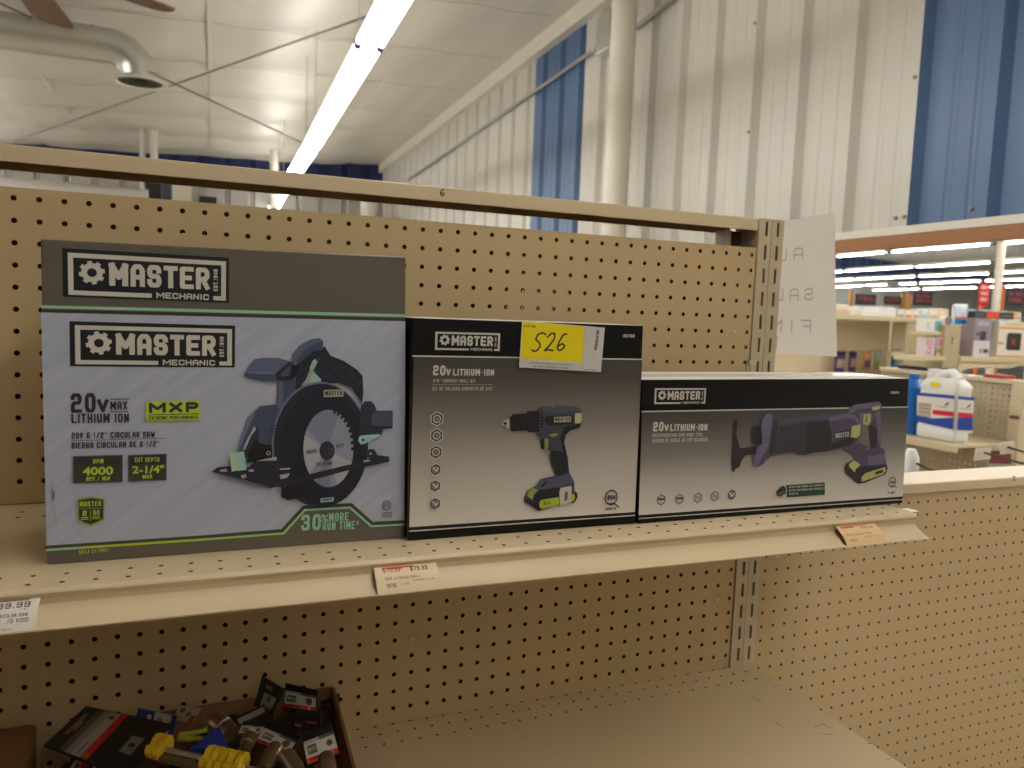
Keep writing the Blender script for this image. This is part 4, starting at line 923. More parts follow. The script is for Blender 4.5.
# bracing rods below the ceiling
def on_ceil(x, y, drop=6.0):
    d = ray(x,y); n = Vector((-0.041,0.0108,1)); c0 = 76.3-0.041*60+0.0108*147-drop
    return CAM + d*((c0-n.dot(CAM))/n.dot(d))
M_rod = mat('rod_steel', (120,112,100), .5, .3)
for nm,pts in (('thin brace rod rising to the right across the ceiling',((385,10),(15,141))),('thin brace rod falling to the right across the ceiling',((-40,-15),(303,143)))):
    a_ = on_ceil(*pts[0],drop=6+1.2*('falling' in nm)); b_ = on_ceil(*pts[1],drop=6+1.2*('falling' in nm)); mb = MB(); mb.tube([a_,b_], .3, M_rod, 6); tag(mb.build('brace_rod', smooth=True), nm, 'brace rod')
M_seam = mat('insulation_tape', (214,206,190), .3)
for nm,pts,wd in (('taped insulation seam running away over the left of the light row',((209,-6),(212,152)),.5),('s',((311,-6),(312,120)),.25),('s',((395,70),(322,150)),.4),('s',((16,40),(92,148)),.5)):
    a_ = on_ceil(*pts[0],drop=2.0); b_ = on_ceil(*pts[1],drop=2.0); mb = MB(); mb.sheet([a_+Vector((-wd,0,0)),a_+Vector((wd,0,0)),b_+Vector((wd,0,0)),b_+Vector((-wd,0,0))], .05, M_seam); o = mb.build('trim_4'); struct(o)
# posts in the far part of the room
for (px,y0,w_,Yp,m_,lab) in ((274,172,2.9,260,M_offwhite,'slim white post far back, left of the light row'),(142.5,158,2.4,330,M_galv,'thin grey post far back at left'),(154,158,3.0,330,M_offwhite,'slim white post beside the thin grey post far back'),(369,210,9,360,M_offwhite,'white post in the far right corner, seen under the top rail')):
    q = onY(px,y0,Yp); zt_ = onY(px,150,Yp).z if Yp == 260 else ceil_z(q.x,Yp)-2.2 if px < 300 else onY(px,192,Yp).z; mb = MB(); mb.tube([(q.x,Yp,-FZ),(q.x,Yp,zt_)], w_/2, m_, 16); tag(mb.build('post', smooth=True), lab, 'post')
# big pale duct, dark post and white cabinet glimpsed below the rail at left
q0 = onY(4,176,300); q1 = onY(148,188,300); q2 = onY(4,193,300)
gd = MB(); gr_ = (q0.z-q2.z)*.55; gd.tube([(q0.x-60,300,(q0.z+q2.z)/2-.8),(q1.x,300,(q0.z+q2.z)/2-.8)], gr_, mat('pale_duct', (206,202,196), .3, .4), 20)
hd = gd.build('horizontal_duct', smooth=True); tag(hd, 'pale horizontal duct glimpsed between the top rail and the pegboard at left', 'duct')
q = onY(153,190,310); mb = MB(); mb.box((q.x-3,308,-FZ),(q.x+3,314,onY(153,174,310).z), M_dark); tag(mb.build('steel_column'), 'dark steel column glimpsed under the top rail at left', 'column')
q = onY(164,190,318); mb = MB(); mb.box((q.x-3,316,-FZ),(q.x+3,321,50), mat('slate', (74,80,96), .5)); tag(mb.build('locker'), 'slate blue locker edge glimpsed beside the dark column', 'locker')
q = onY(179,193,330); mb = MB(); mb.box((q.x-6,328,-FZ),(q.x+5,340,q.z+6), M_white); mb.box((q.x-5.4,327.6,-40),(q.x+4.4,328,q.z+5.4), M_offwhite); tag(mb.build('cabinet'), 'white cabinet glimpsed under the top rail, right of the dark column', 'cabinet')
q = onY(208,199,380); mb = MB(); mb.box((q.x-4,378,q.z-4),(q.x+4,388.8,q.z+1), M_black); mb.box((q.x-3,377,q.z-3.4),(q.x+3,378,q.z+.4), M_dark); tag(mb.build('speaker'), 'small black box fixed on the far grey wall under the rail', 'speaker')

# ------------------------------------------------------------------ paper sign, seen from behind
m = bpy.data.materials.new('thin_paper'); m.use_nodes = True; MATS['thin_paper'] = m
nt = m.node_tree; nt.nodes.clear(); o_ = nt.nodes.new('ShaderNodeOutputMaterial'); mx = nt.nodes.new('ShaderNodeMixShader'); d1 = nt.nodes.new('ShaderNodeBsdfDiffuse'); d2 = nt.nodes.new('ShaderNodeBsdfTranslucent')
nz = nt.nodes.new('ShaderNodeTexNoise'); nz.inputs['Scale'].default_value = 40; cr = nt.nodes.new('ShaderNodeValToRGB'); cr.color_ramp.elements[0].color = rgb((226,219,214)); cr.color_ramp.elements[1].color = rgb((234,228,222))
nt.links.new(nz.outputs['Fac'], cr.inputs[0]); nt.links.new(cr.outputs[0], d1.inputs[0]); nt.links.new(cr.outputs[0], d2.inputs[0]); mx.inputs[0].default_value = .42
nt.links.new(d1.outputs[0], mx.inputs[1]); nt.links.new(d2.outputs[0], mx.inputs[2]); nt.links.new(mx.outputs[0], o_.inputs[0])
TR = onY(834.5,213,4.2); BR = onY(837,356.5,4.2); TL = onY(784,221,2.6); BL = onY(777,353,2.6)
TL = TL+(TL-TR)*.08; BL = BL+(BL-BR)*.08
def sheet_pt(u, v, off=0.0):
    a_ = TL.lerp(TR,u); b_ = BL.lerp(BR,u); q = b_.lerp(a_,v)
    return (q.x, q.y-.18*math.sin(math.pi*u)*(.5+.5*v)+off, q.z)
sg = thing('paper_sign', ((TL.x+TR.x)/2,3.4,BL.z), 'white paper sign seen from behind, its capitals showing through faintly in mirror image', 'sign')
mb = MB(); mb.grid(sheet_pt, 14, 14, m); mb.build('sheet', sg, smooth=True)
mb = MB(); PENCIL = ink((186,178,172), .7)
def letters(st, ulo, uhi, v0, v1):
    Wd = (TR-TL).length; Hd = (TL-BL).length; w_ = (uhi-ulo)*Wd; h_ = (v1-v0)*Hd
    for p_ in block_text(st, w_, h_, .14, .7):
        mb.poly([sheet_pt(uhi-a_/Wd, v0+b_/Hd, -.01) for a_,b_ in p_], PENCIL)
letters('AL', -.02,.40,.70,.79); letters('SAL', -.02,.58,.40,.49); letters('FIN', -.04,.56,.16,.26)
mb.build('lettering', sg)
for z0_,p_ in ((TL.z-1.2,TL),(BL.z+.2,BL)):
    mb = MB(); mb.box((1.6,2.32,z0_),(p_.x+.3,2.36,z0_+1), M_tape); mb.build('tape', sg)

# ------------------------------------------------------------------ open carton of carded tools on the lower shelf
ZR = -25.0
bl = onZ(122,706,ZR); bl.y = -.55; bl.x = onY(120,708,-.55).x; br = onZ(331,684,ZR); br.y = -.45; fr = onZ(353,769,ZR); fl = bl+(fr-br)*1.0
fr = br+(fr-br)*1.6; fl = bl+(br-bl)*0+(fr-br)
OC = thing('open_carton', ((bl.x+fr.x)/2,(bl.y+fr.y)/2,DZ), 'shallow brown cardboard carton full of carded tools on the lower shelf', 'carton')
def wall_(a_, b_, nm, th=.14):
    d = (b_-a_).normalized(); n = Vector((-d.y,d.x,0))*th
    lo = DZ+.02
    mb = MB(); mb.hexa([(a_.x,a_.y,lo),(b_.x,b_.y,lo),(b_.x+n.x,b_.y+n.y,lo),(a_.x+n.x,a_.y+n.y,lo),(a_.x,a_.y,ZR),(b_.x,b_.y,ZR),(b_.x+n.x,b_.y+n.y,ZR),(a_.x+n.x,a_.y+n.y,ZR)], M_card); return mb.build(nm, OC)
wall_(bl,br,'carton_wall'); wall_(br,fr,'carton_wall'); wall_(fr,fl,'carton_wall'); wall_(fl,bl,'carton_wall')
mb = MB(); mb.hexa([(p_.x,p_.y,DZ+.01) for p_ in (fl,fr,br,bl)]+[(p_.x,p_.y,DZ+.12) for p_ in (fl,fr,br,bl)], M_card); mb.build('carton_floor', OC)
# second carton cut by the left edge
p0 = onZ(36.5,722,ZR); p1 = onZ(30,768,ZR)
dd = (p1-p0); p1 = p0+dd*2
C2 = thing('open_carton', (p0.x-4,p0.y-3,DZ), 'brown cardboard carton cut by the lower left photo corner', 'carton')
for nm,(a_,b_) in (('carton_wall',(p0,p1)),('carton_wall',(Vector((p0.x-8,p0.y,0)),p0)),('carton_wall',(Vector((p1.x-8,p1.y,0)),p1))):
    d = Vector((b_.x-a_.x,b_.y-a_.y,0)).normalized(); n = Vector((d.y,-d.x,0))*.14
    mb = MB(); mb.hexa([(a_.x,a_.y,DZ+.02),(b_.x,b_.y,DZ+.02),(b_.x+n.x,b_.y+n.y,DZ+.02),(a_.x+n.x,a_.y+n.y,DZ+.02),(a_.x,a_.y,ZR),(b_.x,b_.y,ZR),(b_.x+n.x,b_.y+n.y,ZR),(a_.x+n.x,a_.y+n.y,ZR)], M_card); mb.build(nm, C2)
mb = MB(); mb.sheet([Vector((p0.x-8,p0.y,ZR-.02)),Vector((p0.x-.1,p0.y,ZR-.02)),Vector((p1.x-.1,p1.y,ZR-.02)),Vector((p1.x-8,p1.y,ZR-.02))], .1, M_card); mb.build('closed_flap', C2)

def card(px4, zs, label, prints, name='carded_tool', base=(24,24,26), th=.08, group='carded tools in the open carton', tool=None):
    """a hang card: four corner pixels with the height of each corner; prints are (u0,v0,u1,v1,colour), v from the bottom"""
    q = [onZ(x,y,z) for (x,y),z in zip(px4, zs)]       # TL TR BR BL
    n_ = (q[1]-q[0]).cross(q[3]-q[0]); d_ = ray(*px4[2]); q[2] = CAM+d_*(n_.dot(q[0]-CAM)/n_.dot(d_))
    c = sum(q, Vector())/4
    t = thing(name, (c.x,c.y,min(zs)-.1), label, 'carded tool', group)
    n = (q[2]-q[3]).cross(q[0]-q[3]).normalized()
    if n.z < 0 and abs(n.z) > .1: n = -n
    if n.dot(CAM-c) < 0: n = -n
    mb = MB(); a_ = [p_-n*th for p_ in q]; mb.hexa([a_[3],a_[2],a_[1],a_[0],q[3],q[2],q[1],q[0]], ink(base,.35)); mb.build('backing_card', t)
    def at(u,v,h): return (q[3].lerp(q[2],u)).lerp(q[0].lerp(q[1],u),v)+n*h
    mb = MB(); k = 0
    for pr_ in prints:
        k += 1
        if pr_[0] == 't':
            _, u0,v0,u1,v1,st,cc = pr_
            for j_,p_ in enumerate(block_text(st,1,1,.2)): mb.poly([at(u0+(u1-u0)*a2, v0+(v1-v0)*b2, .004*k+.0003*(j_%12)) for a2,b2 in p_], ink(cc))
        elif pr_[0] == 'o':
            _, u,v,r,cc = pr_; asp = (q[2]-q[3]).length/max(.01,(q[0]-q[3]).length)
            mb.poly([at(u+r*math.cos(2*math.pi*j/14)/1, v+r*asp*math.sin(2*math.pi*j/14), .004*k) for j in range(14)], ink(cc))
        else:
            u0,v0,u1,v1,cc = pr_; mb.poly([at(u0,v0,.004*k),at(u1,v0,.004*k),at(u1,v1,.004*k),at(u0,v1,.004*k)], ink(cc))
    mb.build('card_print', t)
    if tool: tool(t, at)
    return t
GRY=(150,146,138); DGR=(92,88,82); RED=(176,30,34); ORD=(206,66,40); WHT=(196,192,184); OLV=(96,92,66)
std = [(.02,.04,.98,.2,ORD),(.02,.2,.98,.62,WHT),(.02,.62,.5,.72,(170,166,158)),(.5,.62,.98,.72,DGR),(.1,.28,.38,.56,OLV),('t',.13,.38,.35,.48,'MASTER',(190,186,170)),('o',.78,.42,.1,OLV),('t',.1,.08,.34,.16,'SAE',(60,30,24)),('o',.56,.12,.045,(120,130,70)),('o',.8,.12,.05,(210,150,140))]
def hole(t, at): pass
# large card at left
def bits(t, at):
    mb = MB()
    def blk(u0,v0,u1,v1,h0,h1,m_): mb.hexa([at(u0,v0,h0),at(u1,v0,h0),at(u1,v1,h0),at(u0,v1,h0),at(u0,v0,h1),at(u1,v0,h1),at(u1,v1,h1),at(u0,v1,h1)], m_)
    blk(.2,.12,.62,.24,.0,.35,mat('zinc_clip',(150,148,140),.4,.6)); mb.build('tool_body', t)
card([(86,706),(172,724),(128,778),(44,745)], [-23.6,-24.2,-24.6,-23.4], 'large black hang card with grey and red bands at the left of the carton',
 [(.17,.02,.24,.98,(86,82,76)),(.24,.02,.31,.98,(130,126,118)),(.31,.02,.42,.98,(150,146,138)),('o',.36,.86,.035,(60,56,52)),(.42,.02,.5,.98,RED),('t',.33,.06,.4,.3,'I',(70,68,64)),(.43,.03,.5,.12,(150,90,40)),
  (.07,.3,.115,.82,(128,104,76)),(.115,.42,.15,.64,(128,104,76)),(.72,.3,.86,.62,(120,116,106)),('o',.79,.46,.035,(34,34,34))])
card([(66,762),(92,761),(96,790),(40,790)], [-24.2,-24.2,-24.8,-24.8], 'hang card with a red stripe at the bottom photo edge below the large black card', [(.3,.3,.6,.98,GRY),(.6,.3,.86,.98,RED),('o',.5,.82,.08,(70,66,60))])
card([(138,708),(176,716),(171,738),(134,729)], [-24.0,-24.0,-24.9,-24.9], 'blue and white hang card at the back left of the carton', [(.0,.45,.46,1,(34,52,120)),(.46,.1,.9,1,(168,162,148)),(.9,.1,1,1,(34,52,120)),('o',.34,.7,.06,(190,160,170)),('o',.62,.62,.07,(110,106,98)),('t',.7,.4,.86,.6,'M10',(110,106,98)),(.0,.0,1,.1,(20,22,40))], base=(30,46,110))
card([(180,705),(201,708),(192,723),(172,720)], [-24.0,-24.0,-24.6,-24.6], 'small beige tag with a red corner lying behind the yellow clamp', [(.0,.0,1,1,(164,150,128)),('o',.25,.7,.12,(96,86,70)),('o',.6,.5,.12,(110,98,80)),(.75,.0,1.0,.45,(176,44,36))], base=(160,146,124))
card([(285.5,683),(317,690),(316,712),(283,708)], [-23.4,-23.4,-24.4,-24.4], 'upright socket card at the back right of the carton', std)
card([(301,734),(331,722),(340,754),(307,766)], [-23.6,-23.6,-24.2,-24.2], 'socket card leaning by the right carton wall', std)
card([(268,722),(301,737),(288,755),(254,742)], [-23.5,-23.5,-24.0,-24.0], 'tilted socket card in the middle of the right half', std)
card([(244,721),(266,723),(262,735),(236,736)], [-23.7,-23.7,-24.2,-24.2], 'half hidden socket card left of the tilted one', std)
card([(262,676),(284,689),(272,712),(254,706)], [-23.0,-23.0,-24.4,-24.4], 'narrow black card sticking up highest at the back of the carton', [(.3,.1,.9,.55,(140,136,128)),(.4,.02,.9,.12,(176,50,40)),('o',.6,.4,.12,OLV),(.3,.72,.6,.84,(110,92,68))])
card([(232,719),(264,704),(267,712),(238,727)], [-23.9,-23.9,-24.2,-24.2], 'slim grey and black card lying along the back of the carton', [(.1,.2,.95,.75,(120,116,106)),(.05,.02,.95,.2,(70,66,60))])
card([(292,713),(320,716),(322,730),(294,728)], [-24.4,-24.4,-24.8,-24.8], 'black card lying flat below the upright socket card', [(.45,.4,.85,.55,(170,50,40)),(.05,.1,.3,.3,(110,106,98))])
for (x,y,w_,a_) in ((205,742,26,.3),(232,742,24,-.2),(258,716,30,.2),(278,728,26,-.4),(318,744,24,.2),(225,712,24,.1),(310,716,26,-.1),(160,742,26,.2),(185,764,30,-.2),(240,760,26,.3),(275,768,30,.1),(300,772,30,-.2),(118,730,24,.3),(330,700,18,.2),(300,700,22,-.2)):
    ca,sa = math.cos(a_)*w_/2, math.sin(a_)*w_/2
    card([(x-ca+sa*.5,y-sa-8),(x+ca+sa*.5,y+sa-8),(x+ca,y+sa+9),(x-ca,y-sa+9)], [-25.6,-25.6,-25.7,-25.7], 'black card lying deep in the carton under the other packages', [(.1,.1,.5,.3,(60,56,52))], name='buried_card', group='buried black cards in the carton')
# sockets on the cards (bright chrome sleeves)
def socket(x0,y0,x1,y1,z,r,label):
    a_ = onZ(x0,y0,z); b_ = onZ(x1,y1,z-.2); t = thing('socket', ((a_.x+b_.x)/2,(a_.y+b_.y)/2,z-.8), label, 'socket', 'loose chrome sockets')
    mb = MB(); mb.tube([a_, a_.lerp(b_,.5), a_.lerp(b_,.55), b_], [r,r,r*.86,r*.86], mat('chrome',(132,116,94),.3,.8), 18); mb.build('sleeve', t, smooth=True)
    mb = MB(); d = (a_-b_).normalized(); mb.tube([a_+d*.005, a_+d*.03], r*.62, M_black, 12); mb.build('drive_opening', t)
socket(276,748,262,772,-23.5,.36,'chrome socket leaning left below the tilted card')
socket(287,756,304,780,-23.5,.36,'chrome socket leaning right below the tilted card')
socket(326,757,331,780,-23.6,.34,'chrome socket under the card by the right wall')
socket(250,736,244,752,-23.6,.32,'chrome socket under the half hidden card')
socket(216,722,232,734,-24.0,.5,'wide chrome ring between the blue wedge and the cards')
socket(207,716,211,730,-23.9,.16,'thin chrome pin standing behind the blue wedge')
# yellow clamp with its steel bar
cl = thing('bar_clamp', (onZ(190,755,-23.5).x,onZ(190,755,-23.5).y,-24.4), 'yellow plastic bar clamp with a steel bar, lying in the carton', 'clamp')
M_yel = mat('yellow_plastic',(214,176,30),.4,var=.05)
a_ = onZ(158,748,-23.6); b_ = onZ(262,772,-23.6); dv = (b_-a_).normalized(); nv = Vector((-dv.y,dv.x,0))
mb = MB(); mb.tube([a_,b_], .14, M_steel, 10); mb.build('steel_bar', cl, smooth=True)
mb = MB(); mb.hexa([a_+nv*s_+Vector((0,0,z)) for z,s_ in ((-.35,-.45),)]*0+[a_-nv*.1+dv*.2+Vector((0,0,-.3)), b_-nv*.1+Vector((0,0,-.3)), b_-nv*.45+Vector((0,0,-.3)), a_-nv*.45+dv*.2+Vector((0,0,-.3)), a_-nv*.1+dv*.2+Vector((0,0,-.1)), b_-nv*.1+Vector((0,0,-.1)), b_-nv*.45+Vector((0,0,-.1)), a_-nv*.45+dv*.2+Vector((0,0,-.1))], mat('olive_rail',(96,84,54),.5)); mb.build('rail', cl)
def rib(l, parent, first=False):
    o0 = a_+dv*l
    prof = [(-.75,-.05),(-.62,-.3),(-.3,-.3),(-.12,-.12),(.25,-.12),(.42,-.3),(.62,-.28),(.72,0),(.62,.28),(.25,.4),(-.1,.32),(-.3,.16),(-.62,.2)]
    mb = MB(); mb.prism(prof, lambda u,v,h: o0+nv*(-u*.75)*-1+Vector((0,0,v*1.1+.1))+dv*h, -.14, .14, M_yel); mb.build('jaw_rib', parent, bevel=.03)
for l in (-.1,.26,2.6,2.98,3.36,3.74,4.12): rib(l, cl)
# blue wedge and yellow pliers
q = [onZ(220,724.5,-23.6), onZ(231,751,-23.9), onZ(189,747.5,-23.9)]
mb = MB(); top = q; bot = [p_+Vector((0,0,-.9)) for p_ in q]
mb.add(top+bot, [(0,1,2),(5,4,3),(0,3,4,1),(1,4,5,2),(2,5,3,0)], mat('blue_plastic',(34,58,150),.4)); tag(mb.build('plastic_wedge', bevel=.08), 'bright blue plastic wedge above the yellow clamp', 'plastic wedge')
pl_ = thing('pliers', (onZ(192,735,-24).x,onZ(192,735,-24).y,-24.6), 'small pliers with yellow-green handles behind the blue wedge', 'pliers')
for pts in (((179,736),(190,734),(207,730)),((179,738),(190,739),(203,738))):
    mb = MB(); mb.tube([onZ(x,y,-24) for x,y in pts], [.16,.13,.1], mat('lime_grip',(150,150,36),.45), 10); mb.build('handle', pl_, smooth=True)
mb = MB(); mb.tube([onZ(206,730,-24),onZ(209,727.5,-24)], [.16,.13], M_steel, 12); mb.build('pivot', pl_, smooth=True)

# ------------------------------------------------------------------ the next room: shelving and goods
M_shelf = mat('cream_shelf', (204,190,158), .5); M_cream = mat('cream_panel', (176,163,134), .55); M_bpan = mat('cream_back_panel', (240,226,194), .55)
# white round column with a red notice
q = onY(996.5,300,225)
c9 = thing('round_column', (q.x,225,-FZ), 'white round column in the next room, right of the red notice', 'column')
mb = MB(); mb.tube([(q.x,225,-FZ),(q.x,225,123-.0559*(q.x-63))], 1.9, M_offwhite, 20); mb.build('shaft', c9, smooth=True)
mb = MB(); mb.tube([(q.x,225,-FZ),(q.x,225,-FZ+1)], 4, M_offwhite, 20); mb.build('base_plate', c9)
def flat_px(x0,y0,x1,y1,Y): 
    a_ = onY(x0,y1,Y); b_ = onY(x1,y0,Y); return a_.x,b_.x,a_.z,b_.z
def plate_px(parent, nm, x0,y0,x1,y1,Y,th,m_):
    a_,b_,c,d = flat_px(x0,y0,x1,y1,Y); mb = MB(); mb.box((a_,Y,c),(b_,Y+th,d), m_); return mb.build(nm, parent)
def sign(x0,y0,x1,y1,Y,label,board,txt,ink_,posts,wood=(186,140,88),name='aisle_sign'):
    a_,b_,c,d = flat_px(x0,y0,x1,y1,Y)
    t = thing(name, ((a_+b_)/2,Y,-FZ), label, 'sign', None)
    mb = MB(); mb.box((a_,Y,c),(b_,Y+.4,d), board); mb.build('sign_board', t)
    mb = MB()
    for i,tx in enumerate(txt):
        n = len(txt); h = (d-c)/(n+.6); z0 = d-(i+1)*h
        for j_,p_ in enumerate(block_text(tx,(b_-a_)*.72,h*.62,.2)): mb.poly([(a_+(b_-a_)*.14+u, Y-.03-.002*(j_%12), z0+v) for u,v in p_], ink_)
    mb.build('lettering', t)
    for (p0,p1,py) in posts:
        e0,e1,_,zt_ = flat_px(p0,py,p1,py+10,Y+.5); mb = MB(); mb.box((e0,Y+.42,-FZ),(e1,Y+2,zt_), mat('sign_post_%d'%wood[0],wood,.6,var=.15,stretch=(5,5,.6))); mb.build('post', t)
    return t
PINK = ink((196,92,108)); DSG = mat('dark_sign', (62,62,66), .5)
sign(855,294.5,876.5,304.5,300,'small dark sign with pink letters beside the left wooden post in the next room',DSG,['ITEMS'],PINK,[(850,854.2,290)])
sign(884,297,902,304.5,310,'dark sign with red letters between the two wooden posts in the next room',DSG,['SOLD AS IS'],ink((200,70,70)),[(901.5,907,294)])
sign(913,293,933,305,300,'dark sign with two lines of pink letters right of the middle wooden post',DSG,['ALL ITEMS','SALE'],PINK,[(907.5,912.6,294)])
sign(1006,289.5,1026,306,230,'dark sign with pink letters at the right photo edge in the next room',DSG,['ALL SALES','FINAL'],PINK,[(1001.2,1005.6,285)],(206,104,60))
sign(978.4,283.3,990.4,305,224,'bright red notice with three white lines, left of the round white column',mat('red_sign',(206,24,30),.45),['RIGHT','PLACE','PRICE'],ink((240,232,226)),[(983,985.5,284)],(206,206,200),'red_notice')

# far shelving facing the viewer
YB = 188
bx0 = onY(770,316,YB).x; bx1 = onY(951,318,YB).x; zb0 = -2.3; zb1 = -.35
gb = thing('gondola_shelving', ((bx0+bx1)/2,YB,-FZ), 'cream shelving in the next room with goods on top and bags hanging below', 'store shelving')
mb = MB(); mb.box((bx0,YB-1,zb0),(bx1,YB+16,zb1), M_shelf); mb.build('top_shelf', gb, bevel=.1)
px_ = onY(917,350,YB+15).x
mb = MB(); mb.box((bx0,YB+14,-FZ),(px_,YB+15,zb0), M_bpan); mb.build('back_panel', gb)
mb = MB(); mb.box((px_,YB+12,-FZ),(px_+2.6,YB+15,zb0), M_shelf); mb.build('upright', gb)
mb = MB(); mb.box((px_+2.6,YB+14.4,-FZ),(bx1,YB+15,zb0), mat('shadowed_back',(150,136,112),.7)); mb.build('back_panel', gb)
mb = MB(); mb.box((bx0,YB-2,-FZ),(bx1,YB+14,-FZ+6), M_shelf); mb.build('base_deck', gb)
def goods(x0,y0,x1,y1,Y,depth,label,cat,base,prints,name='retail_box',group=None,rest=None,bev=.08):
    """a carton whose printed front is seen; rest = height it stands on"""
    a_,b_,c,d = flat_px(x0,y0,x1,y1,Y)
    if rest is not None: d += rest-c; c = rest
    t = thing(name, ((a_+b_)/2,Y+depth/2,c), label, cat, group)
    mb = MB(); mb.box((a_,Y,c+.01),(b_,Y+depth,d), ink(base,.5)); mb.build('carton', t, bevel=bev)
    mb = MB()
    for i,(u0,v0,u1,v1,cc) in enumerate(prints):
        mb.poly([(a_+(b_-a_)*u, Y-.02-.012*i, c+(d-c)*v) for u,v in ((u0,v0),(u1,v0),(u1,v1),(u0,v1))], ink(cc))
    if prints: mb.build('front_print', t)
    return t
def bag(x0,y0,x1,y1,Y,label,cat,base,prints,group=None,name='hanging_bag',hook=None,rest=None):
    """pillow-shaped pouch, optionally hung from a peg hook"""
    a_,b_,c,d = flat_px(x0,y0,x1,y1,Y)
    if rest is not None: d += rest-c; c = rest
    t = thing(name, ((a_+b_)/2,Y,c), label, cat, group)
    w_ = b_-a_; h_ = d-c; th = min(w_,h_)*.16
    def fr(u,v,s_): return (a_+w_*u, Y+s_*th*(max(0,math.sin(math.pi*u))**.5)*(max(0,math.sin(math.pi*min(1,v*1.02)))**.45), c+.02+h_*v)
    mb = MB(); mb.grid(lambda u,v: fr(u,v,-1), 8, 10, ink(base,.35)); mb.grid(lambda u,v: fr(u,v,1), 8, 10, ink(base,.35)); mb.build('pouch', t, smooth=True, weld=True)
    mb = MB()
    for i,(u0,v0,u1,v1,cc) in enumerate(prints):
        n = 6
        for k in range(n):
            for l in range(n):
                ua,ub = u0+(u1-u0)*k/n, u0+(u1-u0)*(k+1)/n; va,vb = v0+(v1-v0)*l/n, v0+(v1-v0)*(l+1)/n
                mb.poly([(lambda p_: (p_[0],p_[1]-.03-.012*i,p_[2]))(fr(u,v,-1.04)) for u,v in ((ua,va),(ub,va),(ub,vb),(ua,vb))], ink(cc,.35))
    if prints: mb.build('front_print', t)
    if hook is not None:
        mb = MB(); xm = (a_+b_)/2; mb.tube([(xm,hook,d-.5),(xm,Y-1.2,d-.5),(xm,Y-1.5,d-.1)], .14, M_steel, 6); mb.build('peg_hook', t, smooth=True)
    return t
zt1 = zb1
goods(828,303,851,312,YB+3,8,'pale roll-shaped pack at the left end of the far top shelf','pack',(222,208,190),[(.0,.0,1,.45,(206,180,150))],rest=zt1,bev=.6)
goods(862,304.5,881,312.5,YB+2,9,'long white carton on the far top shelf, left of two','box',(228,226,228),[(.1,.2,.9,.3,(210,210,216))],rest=zt1)
goods(881.2,304.2,896.5,313,YB+1.6,9,'white carton on the far top shelf directly right of the long white one','box',(222,220,224),[(.05,.1,.95,.2,(204,204,212))],rest=zt1)
for (x0,x1,yt,cc,pp,lb) in ((897.5,905,306.4,(206,204,200),(150,150,160),'small grey-white box right of the white cartons'),(905.5,912.5,306.8,(220,212,204),(206,84,50),'small box with an orange foot on the far top shelf'),(913,919.5,306.8,(224,218,212),(200,120,90),'small cream box right of the orange-footed one'),(922,928,306,(190,206,214),(150,180,196),'small pale blue box on the far top shelf'),(929,938.5,304.8,(226,222,214),(190,180,170),'white pouch-like box near the right end of the far top shelf'),(939.5,949,304.2,(222,206,188),(236,232,226),'tan and white pack at the right end of the far top shelf')):
    goods(x0,yt,x1,314,YB+2,6,lb,'box',cc,[(.08,.05,.92,.32,pp),(.2,.5,.8,.8,tuple(min(255,int(v*1.05)) for v in cc))],group=None,rest=zt1)
for (x0,y0,x1,y1,cc,pr_,lb) in (
 (833.5,351,846,372,(92,74,128),[(.15,.2,.85,.6,(200,170,160)),(.1,.75,.9,.95,(60,48,90))],'purple hanging bag nearest the paper sign'),
 (847.5,351,857,372,(86,70,118),[(.2,.25,.8,.65,(190,160,150)),(.1,.78,.9,.95,(58,46,86))],'narrower purple hanging bag beside the first purple one'),
 (860.5,351,872,370,(196,150,110),[(.2,.15,.8,.5,(120,90,110)),(.15,.62,.85,.9,(220,170,120))],'tan hanging bag right of the purple ones'),
 (872.6,350,881.5,370,(168,170,140),[(.1,.1,.6,.4,(150,150,60)),(.3,.6,.9,.95,(170,200,214))],'olive and pale blue hanging bag'),
 (889.5,349.5,901,369.5,(30,110,176),[(.3,.2,.8,.6,(150,196,224)),(.1,.72,.9,.95,(200,214,222))],'bright blue hanging bag on the far back panel')):
    bag(x0,y0,x1,y1,YB+9,lb,'hanging bag',cc,pr_,'bags hanging on the far back panel',hook=YB+13.9)
goods(902.5,361.5,916,369.5,YB+6,7.5,'plain cream block beside the bright blue hanging bag','box',(214,202,172),[(.05,.1,.95,.9,(218,208,180))])

# shelving seen from its end, boxes of heaters on its right arm
YC = 150
a_ = onY(945.5,330,YC); b_ = onY(961,330,YC)
gc = thing('gondola_shelving', ((a_.x+b_.x)/2,YC,-FZ), 'beige shelving seen from its end in the next room, heater cartons on its right arm', 'store shelving')
zt_ = onY(953,325,YC).z
mb = MB(); mb.box((a_.x,YC,-FZ),(b_.x,YC+16,zt_), mat('beige_end_panel',(176,164,134),.55)); mb.build('end_panel', gc, bevel=.1)
mb = MB(); mb.tube([((a_.x+b_.x)/2,YC-.1,zt_-4.6),((a_.x+b_.x)/2,YC+.1,zt_-4.6)], .35, M_dark, 12); mb.build('lock_hole', gc)
mb = MB(); mb.box(((a_.x+b_.x)/2-.15,YC-.1,zt_-6.5),((a_.x+b_.x)/2+.15,YC+.1,zt_-5), M_dark); mb.build('lock_slot', gc)
def arm(side, x_end, ypx_top, ypx_bot, Y, dep, nm='side_shelf'):
    z1_ = onY(952,ypx_top,Y).z; z0_ = onY(952,ypx_bot,Y).z
    xe = onY(x_end,ypx_top,Y).x
    mb = MB(); mb.box((min(xe,a_.x if side < 0 else b_.x),Y,z0_),(max(xe,a_.x if side < 0 else b_.x),Y+dep,z1_), M_shelf); mb.build(nm, gc, bevel=.1); return z1_
z_l1 = arm(-1, 922, 332.5, 335.6, YC+1, 5)
z_l2 = arm(-1, 908, 356.5, 361, YC-1, 6)
